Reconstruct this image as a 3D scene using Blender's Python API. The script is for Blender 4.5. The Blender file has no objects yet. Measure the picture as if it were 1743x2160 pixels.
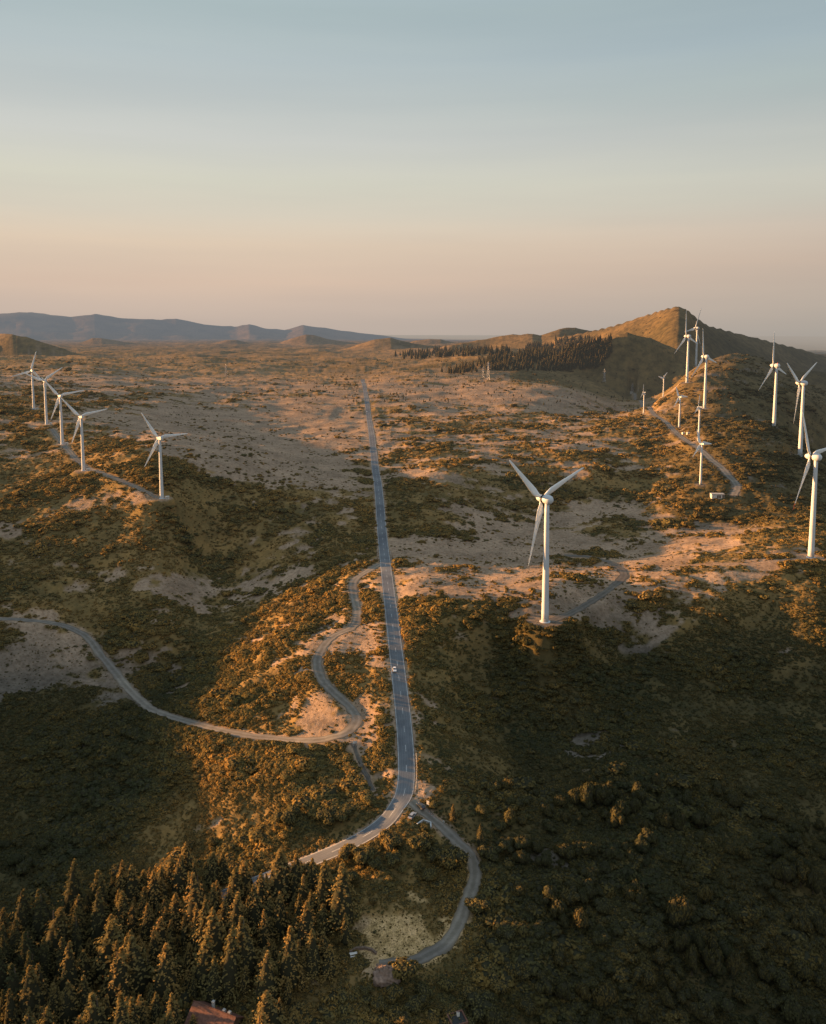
import bpy, math, random
import numpy as np
from mathutils import Vector, Matrix

random.seed(7); RNG = np.random.default_rng(7)
D2R = math.pi/180
SC = bpy.context.scene
COL = SC.collection
CZ = 260.0                                   # flying height of the camera above sea datum
F, CX, Y0, PITCH = 1707.0, 871.5, 885.4, 6.1*D2R
SUN_EL, SUN_FWD = 7.2*D2R, 15*D2R            # low sun, left of the view

# ------------------------------------------------------------------ noise
def _h(ix, iy, s):
    n = (ix.astype(np.int64)*374761393 + iy.astype(np.int64)*668265263 + s*1274126177) & 0xffffffff
    n = ((n ^ (n >> 13))*1274126177) & 0xffffffff
    return ((n ^ (n >> 16)) & 0xffff)/65535.0
def vnoise(x, y, s=0):
    x = np.asarray(x, float); y = np.asarray(y, float)
    ix, iy = np.floor(x), np.floor(y); fx, fy = x-ix, y-iy
    fx = fx*fx*(3-2*fx); fy = fy*fy*(3-2*fy)
    a, b, c, d = _h(ix, iy, s), _h(ix+1, iy, s), _h(ix, iy+1, s), _h(ix+1, iy+1, s)
    return (a*(1-fx)+b*fx)*(1-fy)+(c*(1-fx)+d*fx)*fy
def fbm(x, y, o=4, s=0):
    v = 0; a = .5; t = 0
    for k in range(o):
        v = v+a*vnoise(x*2**k+17.3*k, y*2**k-9.1*k, s+k); t += a; a *= .5
    return v/t                                # 0..1
def sstep(a, b, x):
    t = np.clip((x-a)/(b-a), 0, 1); return t*t*(3-2*t)

# ------------------------------------------------------------------ survey: image bearing -> ground point
cp, sp = math.cos(PITCH), math.sin(PITCH)
def ray(px, py):                              # direction with unit forward (Y) component
    a, b = (px-CX)/F, (Y0-py)/F
    y = cp+b*sp; z = -sp+b*cp
    return a/y, z/y
def project(X, Y, Z):                         # Z absolute
    z = Z-CZ; d = Y*cp-z*sp
    return CX+F*X/d, Y0-F*(Y*sp+z*cp)/d

# turbines: base px,py ; hub py ; hub height m ; rotor yaw ; blade phase ; kind ; label
BIG, MID, SML = 0, 1, 2
TURB = [
 (71.5,863,782,45,48,15,MID,'leftmost and farthest white wind turbine of the row on the left plateau'),
 (98.5,895,803,45,48,55,MID,'second wind turbine from the left, one blade raised to the upper right'),
 (131.7,937,835,45,48,-40,MID,'third wind turbine from the left, in the middle of the left row'),
 (176.3,992.6,878.6,45,48,-42,MID,'fourth wind turbine from the left, beside the bend of the gravel track'),
 (341.5,1051.4,924,45,48,-33,MID,'white wind turbine standing apart at the right end of the left row'),
 (1150,1311,1053,65,48,-50,BIG,'largest wind turbine, in the middle right by the bare sandy loop track'),
 (1711,1176,964,65,48,-35,BIG,'big wind turbine at the right edge of the picture with a red blade tip'),
 (1688,962,808,76,48,-59,BIG,'big wind turbine with two blades raised in a V, near the right edge'),
 (1633,901,771,76,48,-13,BIG,'big wind turbine with a red beacon light on top of its nacelle'),
 (1486.5,861,752,76,48,-16,BIG,'big wind turbine above the small ones, its base on the ridge track'),
 (1449.5,807,709,76,48,-12,BIG,'left one of the two tall wind turbines in front of the shaded peak'),
 (1468.5,773,692,76,48,20,BIG,'farthest big wind turbine, its hub highest against the shaded peak'),
 (1478,1022,936,38,62,-25,SML,'small wind turbine nearest the pale hut on the right'),
 (1474,931,858.5,38,35,4,SML,'small wind turbine just behind the nearest small one'),
 (1433,902,837,38,62,-28,SML,'small wind turbine right beside the winding gravel track'),
 (1399.5,838,797,38,58,45,SML,'small wind turbine farthest away, on the golden slope'),
 (1358,873,827,38,35,-8,SML,'small wind turbine leftmost of the small ones, where the track bends'),
]
CTRL = []
for t in TURB:
    px, py, hy, hh = t[:4]
    _, z1 = ray(px, py); _, z2 = ray(px, hy)
    Yd = hh/(z2-z1); a, z = ray(px, py)
    CTRL.append((a, Yd, z*Yd))
def C_(px, py, D):
    a, z = ray(px, py); Yd = -D/z; CTRL.append((a, Yd, -D))
for c in [(763,803,104),(775,860,116),(790,930,127),(795,1000,136),(805,1100,146),(812,1200,152),(825,1300,159),(840,1420,167),
 (855,1530,175),(862,1620,181),(865,1700,185),(100,1120,143),(100,1055,129),(0,1100,139),(250,1110,139),(220,1060,127),(420,1055,129),(550,1080,141),(740,1060,138),(550,900,122),(300,870,102),(100,800,82),
 (400,780,88),(600,800,98),(100,1300,172),(350,1300,171),(600,1300,166),(700,1300,162),(100,1500,194),(350,1500,190),(600,1500,179),
 (750,1500,175),(100,1700,209),(350,1700,204),(550,1700,193),(700,1680,188),(100,1900,214),(350,1900,208),(600,1900,201),(900,1850,194),
 (850,2000,199),(850,2150,204),(300,2150,212),(0,2150,213),(1000,1950,202),(1000,1400,173),(1300,1400,177),(1600,1370,172),
 (1743,1320,162),(1000,1600,184),(1300,1600,188),(1600,1600,197),(1100,1800,193),(1400,1800,197),(1700,1800,203),(1100,2000,202),
 (1400,2050,207),(1700,2100,217),(1200,2150,211.5),(1000,1110,152),(1150,1090,157),(1300,1090,157),(1450,1090,154),(1600,1080,149),(1100,1165,157),(1350,1165,158),(1300,1045,150),(1450,1050,146),(1100,1040,147),(880,1050,137),(1000,900,124),(1200,900,122),
 (1000,850,114),(1200,820,103),(1100,780,90),(900,790,98),(1250,1000,137),(1400,960,132),(950,990,131),(1000,1250,154),(1350,1230,152),(1450,1250,153),(1600,1230,150),(1720,1240,152),(1500,1320,162),(1720,1300,158),(1100,1335,160),(1150,1345,160),(1100,1400,172),(1150,1450,180),(1000,1330,159),(350,1420,193),(400,1300,178),(200,1400,190),(550,1150,157),(650,1150,154),(420,1150,157),(500,1420,178),(620,1420,170),(300,1600,196),(480,1650,192),(620,1600,183),
 (1500,790,69),(1562,752,48),(1630,800,84),(1720,870,124),(0,760,78),(300,760,82),(600,760,84),(900,757,82),(1200,757,72),
 (0,738,76),(400,738,80),(800,738,78),(1200,730,66)]: C_(*c)
for X, Yw, D in [(-400,340,176),(-420,500,140),(-620,800,92),(-330,200,212),(-320,255,210),(-900,1500,78),(700,1900,210),(620,1200,190),(420,700,170),
 (300,330,235),(0,150,215),(-150,160,225),(200,160,235),(-3000,5000,78),(3000,5000,190),(0,9000,80),(-6000,9000,80),(6000,9000,200),
 (0,30000,80),(-30000,30000,80),(30000,30000,220),(-620,300,165)]:
    CTRL.append((X/Yw, Yw, -D))
CT = np.array(CTRL); CS = np.stack([CT[:,0]*1.6, np.log(CT[:,1])], 1)
def tps(r2): return np.where(r2 > 1e-12, .5*r2*np.log(r2+1e-12), 0)
n = len(CS); K = tps(((CS[:,None]-CS[None])**2).sum(-1))+np.eye(n)*.0008
P = np.hstack([np.ones((n,1)), CS]); A = np.block([[K,P],[P.T,np.zeros((3,3))]])
Wt = np.linalg.solve(A, np.concatenate([CT[:,2], np.zeros(3)]))
def rbf(u, Yw):
    q = np.stack([u.ravel()*1.6, np.log(Yw.ravel())], 1); out = np.empty(len(q))
    for i in range(0, len(q), 60000):
        b = q[i:i+60000]; r2 = ((b[:,None]-CS[None])**2).sum(-1)
        out[i:i+60000] = tps(r2)@Wt[:n]+Wt[n]+b@Wt[n+1:]
    return out.reshape(u.shape)

# ridges: distance, front width, back width, crest polyline (px, py)
RIDGES = [
 (10500, 3000, 2000, 0, 26, [(-700,672),(-300,655),(0,660),(60,657),(150,667),(200,661),(250,669),(330,673),(372,671),(430,683),(500,688),(525,683),(560,692),(600,695),(640,685),(700,693),(760,702),(810,707),(870,716),(960,725),(1200,730),(2500,735)]),
 (5600, 550, 900, 0, 10, [(-700,724),(0,730),(140,734),(160,726),(195,711),(215,711),(260,721),(330,726),(440,726),(478,716),(500,716),(540,724),(590,722),(620,712),(645,705),(662,706),(690,713),(740,722),(760,730),(1200,738),(2500,740)]),
 (2900, 420, 600, 0, 8, [(-700,730),(-200,715),(-60,703),(0,704),(25,702),(55,707),(75,716),(110,728),(150,740),(210,752),(300,775),(1200,775),(2500,775)]),
 (5200, 700, 900, 0, 10, [(-700,745),(830,735),(870,719),(905,714),(930,714),(965,722),(1010,724),(1200,730),(2500,760)]),
 (3900, 700, 900, 0, 10, [(-700,755),(560,752),(680,745),(740,731),(790,716),(825,712),(850,719),(900,727),(1000,735),(2500,760)]),
 (3200, 800, 900, 0, 9, [(-700,765),(880,745),(950,726),(1000,719),(1060,706),(1125,703),(1140,706),(1180,692),(1215,689),(1245,697),(1300,703),(1400,715),(1500,735),(1743,790),(2500,900)]),
 (2500, 900, 1000, 0, 7, [(-700,770),(1100,760),(1180,712),(1240,699),(1300,683),(1360,663),(1405,650),(1432,646),(1447,650),(1470,669),(1492,685),(1525,694),(1600,714),(1680,739),(1743,763),(1900,830),(2500,830)]),
 (2150, 260, 400, 0, 9, [(-700,800),(1150,765),(1220,722),(1290,706),(1325,696),(1345,703),(1420,730),(1500,770),(2500,830)]),
]
def height(u, Yw, raw=False):
    X = u*Yw
    z = rbf(u, np.minimum(Yw, 30000))
    hf = np.clip(Yw/500, .5, 5)
    z = z+(fbm(X/90+3, Yw/90, 4, 3)-.5)*7.0*hf**.5+(fbm(X/260+3, Yw/260, 3, 5)-.5)*np.clip((Yw-500)/1500, 0, 1)*20
    for (Yr, wf, wb, s, na, pl) in RIDGES:
        pl = np.array(pl); us = np.array([ray(a, b) for a, b in pl])
        warp = (fbm(X/(Yr*.05), Yw/(Yr*.05), 4, 11)-.5)
        crest = np.interp(u, us[:,0], us[:,1])*Yr
        Yc = Yr+(fbm(u*9+Yr, u*0+.5, 3, 21)-.5)*wf*.3
        if Yr == 2500: Yc = Yc+np.abs(u-.335)*2500*1.3
        t = np.where(Yw < Yc, (Yc-Yw)/wf, (Yw-Yc)/wb)
        g = np.clip(1-t, 0, 1); g = g*g*(3-2*g)*.5+g*.5
        # ravines running down the slope
        rv = np.abs(fbm(X/(wf*.30)+warp, Yw/(wf*.30)+warp*.7, 4, 31)-.5)*2
        low = -260.0 if Yr > 2000 else -200
        zr = low+(crest-low)*g
        zr = zr-(1-rv)*na*4.0*np.clip(t*3, 0, 1)*np.clip(1-t, 0, 1)+warp*na*1.2*np.clip(t*4, .12, 1)
        zr = np.where(t >= 1, -1e4, zr)
        k = 9.0
        m = np.maximum(z, zr); d = np.abs(z-zr)
        z = m+np.maximum(k-d, 0)**2/(4*k)
    # rocky crags on the right hand ridge
    rock = np.exp(-(((u-.42)/.10)**2+((np.log(Yw)-7.15)/.28)**2))
    z = z+rock*((np.abs(fbm(X/70, Yw/70, 5, 41)-.5)*2)**1.1*17-4)
    return z+CZ

# grid in (bearing, distance)
uu = np.concatenate([np.linspace(-2.2, -.62, 90)[:-1], np.linspace(-.62, .62, 860), np.linspace(.62, 1.6, 60)[1:]])
yy = np.concatenate([1/np.linspace(1/140., 1/235., 50)[:-1], 1/np.linspace(1/235., 1/3000., 760), np.geomspace(3000, 36000, 260)[1:]])
UU, YY = np.meshgrid(uu, yy); HH = height(UU, YY)
lyy = np.log(yy)
def ground(X, Yw):
    X = np.atleast_1d(np.asarray(X, float)); Yw = np.atleast_1d(np.asarray(Yw, float))
    u = X/Yw
    i = np.clip(np.searchsorted(uu, u)-1, 0, len(uu)-2); j = np.clip(np.searchsorted(yy, Yw)-1, 0, len(yy)-2)
    a = np.clip((u-uu[i])/(uu[i+1]-uu[i]), 0, 1); b = np.clip((Yw-yy[j])/(yy[j+1]-yy[j]), 0, 1)
    return (HH[j,i]*(1-a)+HH[j,i+1]*a)*(1-b)+(HH[j+1,i]*(1-a)+HH[j+1,i+1]*a)*b
YS = 1/np.linspace(1/170., 1/6000., 1600)
def hit(px, py):
    a, z = ray(px, py)
    g = ground(a*YS, YS); r = CZ+z*YS
    k = np.argmax(r < g)
    if k == 0: k = 1
    d0, d1 = r[k-1]-g[k-1], r[k]-g[k]; t = d0/(d0-d1) if d0 != d1 else 0
    Yw = YS[k-1]+(YS[k]-YS[k-1])*t
    return a*Yw, Yw

# ------------------------------------------------------------------ roads
def smooth_path(pts, step=4.0):
    P = [Vector((p[0], p[1], 0)) for p in pts]; out = []
    Q = [P[0]*2-P[1]]+P+[P[-1]*2-P[-2]]
    for i in range(1, len(Q)-2):
        p0, p1, p2, p3 = Q[i-1:i+3]; m = max(2, int((p2-p1).length/step))
        for k in range(m):
            t = k/m
            out.append(.5*((2*p1)+(p2-p0)*t+(2*p0-5*p1+4*p2-p3)*t*t+(3*p1-p0-3*p2+p3)*t**3))
    out.append(P[-1]); A = np.array([(p.x, p.y) for p in out])
    return A
def px_path(pl, step=4.0, sm=0):
    A = smooth_path([hit(*p) for p in pl], step)
    for _ in range(sm):
        A[1:-1] = (A[:-2]+2*A[1:-1]+A[2:])/4
    return A
PATHS = {}
main_px = [(765,800),(778,880),(791,980),(805,1110),(818,1230),(831,1340),(843,1440),(853,1530),(860,1600),(864,1650),(859,1690),(838,1724),(805,1755),(760,1778),(700,1800),(640,1822),(590,1842),(530,1866),(470,1892)]
PATHS['main'] = (px_path(main_px[:10], 4, 60), 3.6)
_m = [hit(*p) for p in main_px[10:]]
# continue straight part into the bend
_a = PATHS['main'][0]
_j = smooth_path([tuple(p) for p in _a[::8]]+_m, 3.0)
_w = sstep(420, 380, _j[:,1]) if False else np.clip((400-_j[:,1])/30, 0, 1)
for _ in range(22):
    _k = _j.copy(); _k[1:-1] = (_j[:-2]+2*_j[1:-1]+_j[2:])/4; _j = _j*(1-_w[:,None])+_k*_w[:,None]
PATHS['main'] = (_j, 3.6)
PATHS['winding'] = (px_path([(800,1191),(770,1208),(746,1228),(748,1262),(755,1292),(745,1322),(705,1342),(680,1365),(669,1400),(680,1436),(712,1468),(744,1496),(752,1520),(735,1545),(700,1558),(650,1563),(570,1558),(500,1548),(440,1534),(380,1518),(325,1500),(290,1474),(245,1422),(210,1380),(185,1345),(150,1325),(110,1312),(60,1307),(0,1305),(-60,1303)], 3), 2.6)
PATHS['lane'] = (px_path([(868,1690),(890,1708),(925,1735),(965,1775),(995,1805),(1003,1835),(998,1870),(985,1910),(972,1945),(950,1985),(915,2012),(860,2030),(800,2035)], 2.5), 2.4)
PATHS['left'] = (px_path([(110,905),(140,945),(180,985),(240,1008),(300,1030),(345,1052)], 5), 2.4)
PATHS['loop'] = (px_path([(1160,1312),(1195,1298),(1240,1275),(1290,1240),(1316,1213),(1305,1195),(1275,1182),(1235,1175),(1190,1172)], 3), 2.7)
PATHS['ridge'] = (px_path([(1548,1045),(1556,1022),(1535,1000),(1522,985),(1500,968),(1470,943),(1430,915),(1395,885),(1370,858),(1340,838),(1332,828),(1348,820)], 6), 3.4)
PATHS['bench'] = (px_path([(745,1570),(757,1605),(775,1640),(787,1668)], 3), 1.0)
PATHS['eastlane'] = (px_path([(835,1175),(900,1163),(1000,1158),(1100,1165),(1190,1172),(1400,1190),(1560,1190),(1680,1180)], 6), 1.6)
def seg_dist(X, Yw, A):
    d = np.full(X.shape, 1e9)
    B = A[::3] if len(A) > 60 else A
    if (B[-1] != A[-1]).any(): B = np.vstack([B, A[-1:]])
    for i in range(len(B)-1):
        ax, ay = B[i]; bx, by = B[i+1]; vx, vy = bx-ax, by-ay; L = vx*vx+vy*vy+1e-9
        sel = (np.abs(X-(ax+bx)/2) < 60+abs(vx)) & (np.abs(Yw-(ay+by)/2) < 60+abs(vy))
        if not sel.any(): continue
        x, y = X[sel], Yw[sel]; t = np.clip(((x-ax)*vx+(y-ay)*vy)/L, 0, 1)
        d[sel] = np.minimum(d[sel], np.hypot(x-ax-t*vx, y-ay-t*vy))
    return d
def road_clear(X, Yw):                        # distance beyond the nearest road edge
    d = np.full(X.shape, 1e9)
    for A, hw in PATHS.values(): d = np.minimum(d, seg_dist(X, Yw, A)-hw)
    return d
GX = UU*YY
# level the ground across each road
for nm, (A, hw) in PATHS.items():
    if nm == 'eastlane': continue
    zc = ground(A[:,0], A[:,1])
    for _ in range(30): zc[1:-1] = (zc[:-2]+2*zc[1:-1]+zc[2:])/4
    best = np.full(HH.shape, 1e9); zt = np.zeros(HH.shape)
    for i in range(len(A)-1):
        ax, ay = A[i]; bx, by = A[i+1]; vx, vy = bx-ax, by-ay; LL = vx*vx+vy*vy+1e-9
        j0, j1 = np.searchsorted(yy, [min(ay, by)-16, max(ay, by)+16])
        if j1 <= j0: j0, j1 = max(0, j0-1), j0+1
        ua, ub = (min(ax, bx)-16)/ay, (max(ax, bx)+16)/ay; i0, i1 = np.searchsorted(uu, [ua, ub]); i1 = max(i1, i0+1)
        s = (slice(j0, j1), slice(i0, i1)); x, y = GX[s], YY[s]; t = np.clip(((x-ax)*vx+(y-ay)*vy)/LL, 0, 1)
        d = np.hypot(x-ax-t*vx, y-ay-t*vy); c = d < best[s]; bs = best[s]; bs[c] = d[c]; zs = zt[s]; zs[c] = (zc[i]*(1-t)+zc[i+1]*t)[c]
    w = 1-sstep(hw+1.0, hw+9, best); HH = HH*(1-w)+zt*w*(w > 0)
PADS = [(*hit(t[0], t[1]), 9.0 if t[6] == BIG else 6.0 if t[6] == MID else 4.0) for t in TURB]
PD = np.full(HH.shape, 1e9)
for (bx, by, pr) in PADS:
    d = np.hypot(GX-bx, YY-by)-pr; w = 1-sstep(0, pr*1.1, d); HH = HH*(1-w)+float(ground(bx, by)[0])*w; PD = np.minimum(PD, d)
RC = np.minimum(road_clear(GX, YY), np.maximum(PD, -3))

# ------------------------------------------------------------------ bare ground survey (rows every 40 px from 760)
BARE = """333444444444422343210 556666655656634332210 223545566588897632210 334689999543334322110 434599999644554311110 422247998424433321110
111112787455435321110 111111344211111112111 311111112122567641110 742000011135776576311 431001112377877765433 111123332465676653343
001267643354576622311 111146533334567521110 352123333422334641100 773111233421112441000 874431122321111111010 852320122321111110200
521000123331132210000 000111123441133542000 000001122541145544300 000000112542012432100 000000011431000000000 000000011350000000000
000000011330000000000 000000001220000000000 000000000220000000000 000000000350000000000 000000000463000000000 000000000575000000000
000000000686000000000 000000000683000000000 000000000441000000000 000000000110000000000 000000000000000000000 000000000000000000000""".split()
BM = np.array([[int(c) for c in r] for r in BARE], float)/9
def bareness(X, Yw, Z):
    px, py = project(X, Yw, Z)
    x = np.clip(px/87.15, 0, 19.999); y = np.clip((py-760)/40, 0, len(BM)-1.001)
    i, j = x.astype(int), y.astype(int); a, b = x-i, y-j
    m = (BM[j,i]*(1-a)+BM[j,i+1]*a)*(1-b)+(BM[j+1,i]*(1-a)+BM[j+1,i+1]*a)*b
    n = fbm(X/42, Yw/26, 5, 51)
    n2 = fbm(X/8, Yw/6, 3, 57)
    v = m*1.25-.10+(n-.5)*1.5+(n2-.5)*.9
    return sstep(.36, .58, v)
BB = bareness(GX, YY, HH)
BB = BB*(1-.55*sstep(1500, 2100, YY))
BB = BB*(1-.97*sstep(1900, 2300, YY+np.where(UU > .12, 500, 0))*sstep(.02, .12, UU)-.3*sstep(2500, 4000, YY)*(UU <= -.02))
shoulder = (1-sstep(.2, 2.6, RC+(fbm(GX/3, YY/3, 3, 61)-.5)*2.5))
BB = np.maximum(BB, shoulder)
# small relief: tussocks on vegetated ground
far = sstep(500, 1400, YY)*(1-sstep(2600, 3200, YY))
rel = (fbm(GX/3.2, YY/3.2, 3, 71)-.35)*1.6*(1-BB)+(fbm(GX/1.6, YY/1.6, 2, 77)-.5)*.25*BB
rel += ((fbm(GX/13, YY/10, 3, 81)-.5)*4.6*(1-BB)+(fbm(GX/30, YY/22, 3, 83)-.5)*5.0)*sstep(2, 16, RC)*(1-.75*sstep(900, 1500, YY))
rel += far*(fbm(GX/14, YY/26, 3, 73)-.4)*3*(1-BB)
HS = HH.copy()
HH = HH+rel*sstep(.3, 3.5, RC)

# ------------------------------------------------------------------ materials
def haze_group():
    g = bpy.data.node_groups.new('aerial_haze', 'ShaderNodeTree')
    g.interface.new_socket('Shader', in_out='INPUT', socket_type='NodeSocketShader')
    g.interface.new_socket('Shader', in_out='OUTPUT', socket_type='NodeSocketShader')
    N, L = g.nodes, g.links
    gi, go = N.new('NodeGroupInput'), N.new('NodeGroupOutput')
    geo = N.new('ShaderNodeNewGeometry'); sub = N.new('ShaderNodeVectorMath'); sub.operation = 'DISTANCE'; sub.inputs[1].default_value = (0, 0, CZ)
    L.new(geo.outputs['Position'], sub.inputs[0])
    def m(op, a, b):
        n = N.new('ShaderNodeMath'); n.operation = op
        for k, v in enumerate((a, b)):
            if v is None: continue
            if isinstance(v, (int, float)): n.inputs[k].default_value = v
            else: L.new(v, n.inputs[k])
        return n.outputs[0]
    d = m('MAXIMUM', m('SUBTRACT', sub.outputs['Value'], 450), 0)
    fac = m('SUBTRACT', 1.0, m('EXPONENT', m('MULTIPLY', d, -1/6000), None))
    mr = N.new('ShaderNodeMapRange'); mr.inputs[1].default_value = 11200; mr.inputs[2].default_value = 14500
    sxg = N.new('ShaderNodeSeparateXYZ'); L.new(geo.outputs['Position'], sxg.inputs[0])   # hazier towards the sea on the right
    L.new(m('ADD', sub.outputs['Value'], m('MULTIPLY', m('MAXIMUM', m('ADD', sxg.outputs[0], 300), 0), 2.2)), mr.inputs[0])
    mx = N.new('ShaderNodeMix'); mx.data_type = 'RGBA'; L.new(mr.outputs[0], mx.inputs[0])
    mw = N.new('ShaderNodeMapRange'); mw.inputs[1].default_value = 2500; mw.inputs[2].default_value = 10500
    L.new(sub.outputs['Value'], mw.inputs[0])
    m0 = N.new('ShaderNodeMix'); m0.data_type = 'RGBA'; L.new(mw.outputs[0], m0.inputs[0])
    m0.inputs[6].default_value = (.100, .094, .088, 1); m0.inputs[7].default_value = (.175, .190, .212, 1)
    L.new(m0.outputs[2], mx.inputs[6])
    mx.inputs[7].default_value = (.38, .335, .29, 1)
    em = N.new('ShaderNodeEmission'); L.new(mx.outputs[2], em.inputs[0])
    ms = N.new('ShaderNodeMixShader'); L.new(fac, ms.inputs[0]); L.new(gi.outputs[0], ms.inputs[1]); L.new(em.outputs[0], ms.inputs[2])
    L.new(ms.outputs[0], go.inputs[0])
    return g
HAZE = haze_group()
class Mt:
    def __init__(s, name):
        s.m = bpy.data.materials.new(name); s.m.use_nodes = True; s.N = s.m.node_tree.nodes; s.L = s.m.node_tree.links
        s.N.clear(); s.out = s.N.new('ShaderNodeOutputMaterial')
    def pos(s):
        return s.N.new('ShaderNodeNewGeometry').outputs['Position']
    def noise(s, vec, scale, detail=4, rough=.55, col=False):
        n = s.N.new('ShaderNodeTexNoise'); n.inputs['Scale'].default_value = scale; n.inputs['Detail'].default_value = detail; n.inputs['Roughness'].default_value = rough
        if vec is not None: s.L.new(vec, n.inputs['Vector'])
        return n.outputs[0]
    def ramp(s, fac, stops):
        r = s.N.new('ShaderNodeValToRGB'); s.L.new(fac, r.inputs[0]); e = r.color_ramp.elements
        while len(e) < len(stops): e.new(.5)
        for k, (p, c) in enumerate(stops):
            e[k].position = p; e[k].color = (*c, 1) if len(c) == 3 else c
        return r.outputs[0]
    def mix(s, fac, a, b, mode='MIX'):
        n = s.N.new('ShaderNodeMix'); n.data_type = 'RGBA'; n.blend_type = mode
        for i, v in ((0, fac), (6, a), (7, b)):
            if isinstance(v, (int, float)): n.inputs[i].default_value = v
            elif isinstance(v, tuple): n.inputs[i].default_value = (*v, 1)
            else: s.L.new(v, n.inputs[i])
        return n.outputs[2]
    def attr(s, name):
        a = s.N.new('ShaderNodeAttribute'); a.attribute_name = name; return a.outputs['Fac']
    def bsdf(s, col, rough=.9, spec=.2, bump=None, bs=.3, bd=.1, metal=0):
        b = s.N.new('ShaderNodeBsdfPrincipled'); b.inputs['Roughness'].default_value = rough; b.inputs['Specular IOR Level'].default_value = spec
        b.inputs['Metallic'].default_value = metal
        if isinstance(col, tuple): b.inputs['Base Color'].default_value = (*col, 1)
        else: s.L.new(col, b.inputs['Base Color'])
        if bump is not None:
            n = s.N.new('ShaderNodeBump'); n.inputs['Strength'].default_value = bs; n.inputs['Distance'].default_value = bd
            s.L.new(bump, n.inputs['Height']); s.L.new(n.outputs[0], b.inputs['Normal'])
        return b.outputs[0]
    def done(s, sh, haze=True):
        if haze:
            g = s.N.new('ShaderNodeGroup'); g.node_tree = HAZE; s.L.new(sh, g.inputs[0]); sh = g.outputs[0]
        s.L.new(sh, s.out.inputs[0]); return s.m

def simple(name, c, rough=.8, spec=.2, var=.15, scale=2.0, metal=0):
    t = Mt(name); n = t.noise(t.pos(), scale, 4)
    col = t.ramp(n, [(.3, tuple(v*(1-var) for v in c)), (.7, tuple(min(1, v*(1+var)) for v in c))])
    return t.done(t.bsdf(col, rough, spec, metal=metal))

def veg_painted_shade(t, col):                         # shade painted into colour of the two hollows, sunlit gold on dry spur between
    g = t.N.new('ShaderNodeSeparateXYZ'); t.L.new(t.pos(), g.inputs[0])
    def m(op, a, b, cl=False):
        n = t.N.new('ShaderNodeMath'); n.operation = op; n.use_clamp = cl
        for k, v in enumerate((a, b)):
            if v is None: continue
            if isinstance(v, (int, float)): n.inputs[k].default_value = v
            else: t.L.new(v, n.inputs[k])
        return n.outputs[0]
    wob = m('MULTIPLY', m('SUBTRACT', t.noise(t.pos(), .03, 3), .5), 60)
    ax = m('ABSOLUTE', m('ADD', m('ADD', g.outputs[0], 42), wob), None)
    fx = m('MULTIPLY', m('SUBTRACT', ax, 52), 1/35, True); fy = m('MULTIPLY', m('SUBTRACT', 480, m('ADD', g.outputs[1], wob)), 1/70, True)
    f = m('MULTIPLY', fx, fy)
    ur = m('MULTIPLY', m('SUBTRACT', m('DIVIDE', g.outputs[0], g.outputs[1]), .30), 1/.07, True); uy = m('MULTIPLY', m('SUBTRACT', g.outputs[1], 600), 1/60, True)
    f = m('MAXIMUM', f, m('MULTIPLY', m('MULTIPLY', ur, uy), .85))  # right ridge darkened too, its shade put into the colour
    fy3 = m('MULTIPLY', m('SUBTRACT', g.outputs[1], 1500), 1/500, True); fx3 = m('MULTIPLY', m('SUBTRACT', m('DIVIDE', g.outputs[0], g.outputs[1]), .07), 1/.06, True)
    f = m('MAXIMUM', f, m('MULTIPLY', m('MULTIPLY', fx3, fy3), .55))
    fx4 = m('MULTIPLY', m('SUBTRACT', m('DIVIDE', g.outputs[0], g.outputs[1]), .335), 1/.03, True); f = m('MAXIMUM', f, m('MULTIPLY', fx4, fy3))  # painted shade on the flank right of the peak
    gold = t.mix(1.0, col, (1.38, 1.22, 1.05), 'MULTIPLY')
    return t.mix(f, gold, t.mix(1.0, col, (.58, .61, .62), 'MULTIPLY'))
def foliage(name, cols, trans=.25, rnd=True):
    t = Mt(name); p = t.pos()
    n = t.noise(p, .018, 4, .6); c1 = t.ramp(n, [(.34, cols[0]), (.5, cols[1]), (.62, cols[2])])
    if rnd:
        oi = t.N.new('ShaderNodeObjectInfo')
        c1 = t.mix(.55, c1, t.ramp(oi.outputs['Random'], [(0, cols[3]), (.35, cols[0]), (.7, cols[1]), (1, cols[2])]))
    f = t.noise(p, 1.3, 3); c1 = t.mix(.8, c1, t.ramp(f, [(.3, (.55, .55, .55)), (.7, (1.35, 1.35, 1.35))]), 'MULTIPLY')
    c1 = veg_painted_shade(t, c1)
    d = t.N.new('ShaderNodeBsdfDiffuse'); tr = t.N.new('ShaderNodeBsdfTranslucent'); t.L.new(c1, d.inputs[0]); t.L.new(c1, tr.inputs[0])
    m = t.N.new('ShaderNodeMixShader'); m.inputs[0].default_value = trans; t.L.new(d.outputs[0], m.inputs[1]); t.L.new(tr.outputs[0], m.inputs[2])
    return t.done(m.outputs[0])
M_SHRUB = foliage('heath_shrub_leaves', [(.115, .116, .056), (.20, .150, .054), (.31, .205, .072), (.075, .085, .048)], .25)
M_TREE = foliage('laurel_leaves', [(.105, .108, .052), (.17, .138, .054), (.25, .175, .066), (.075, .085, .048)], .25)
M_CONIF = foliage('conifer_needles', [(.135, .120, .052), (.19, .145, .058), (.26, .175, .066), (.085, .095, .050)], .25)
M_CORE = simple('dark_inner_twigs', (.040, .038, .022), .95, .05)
M_BARK = simple('bark', (.09, .07, .05), .95, .1, .3)
M_WHITE = simple('white_turbine_paint', (.52, .55, .575), .45, .4, .04, .4)
M_BLADE = simple('white_blade_paint', (.78, .80, .80), .4, .4, .03, .4)
M_RED = simple('red_paint', (.55, .05, .03), .5, .4)
M_DARK = simple('dark_gap', (.03, .03, .03), .6)
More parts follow.
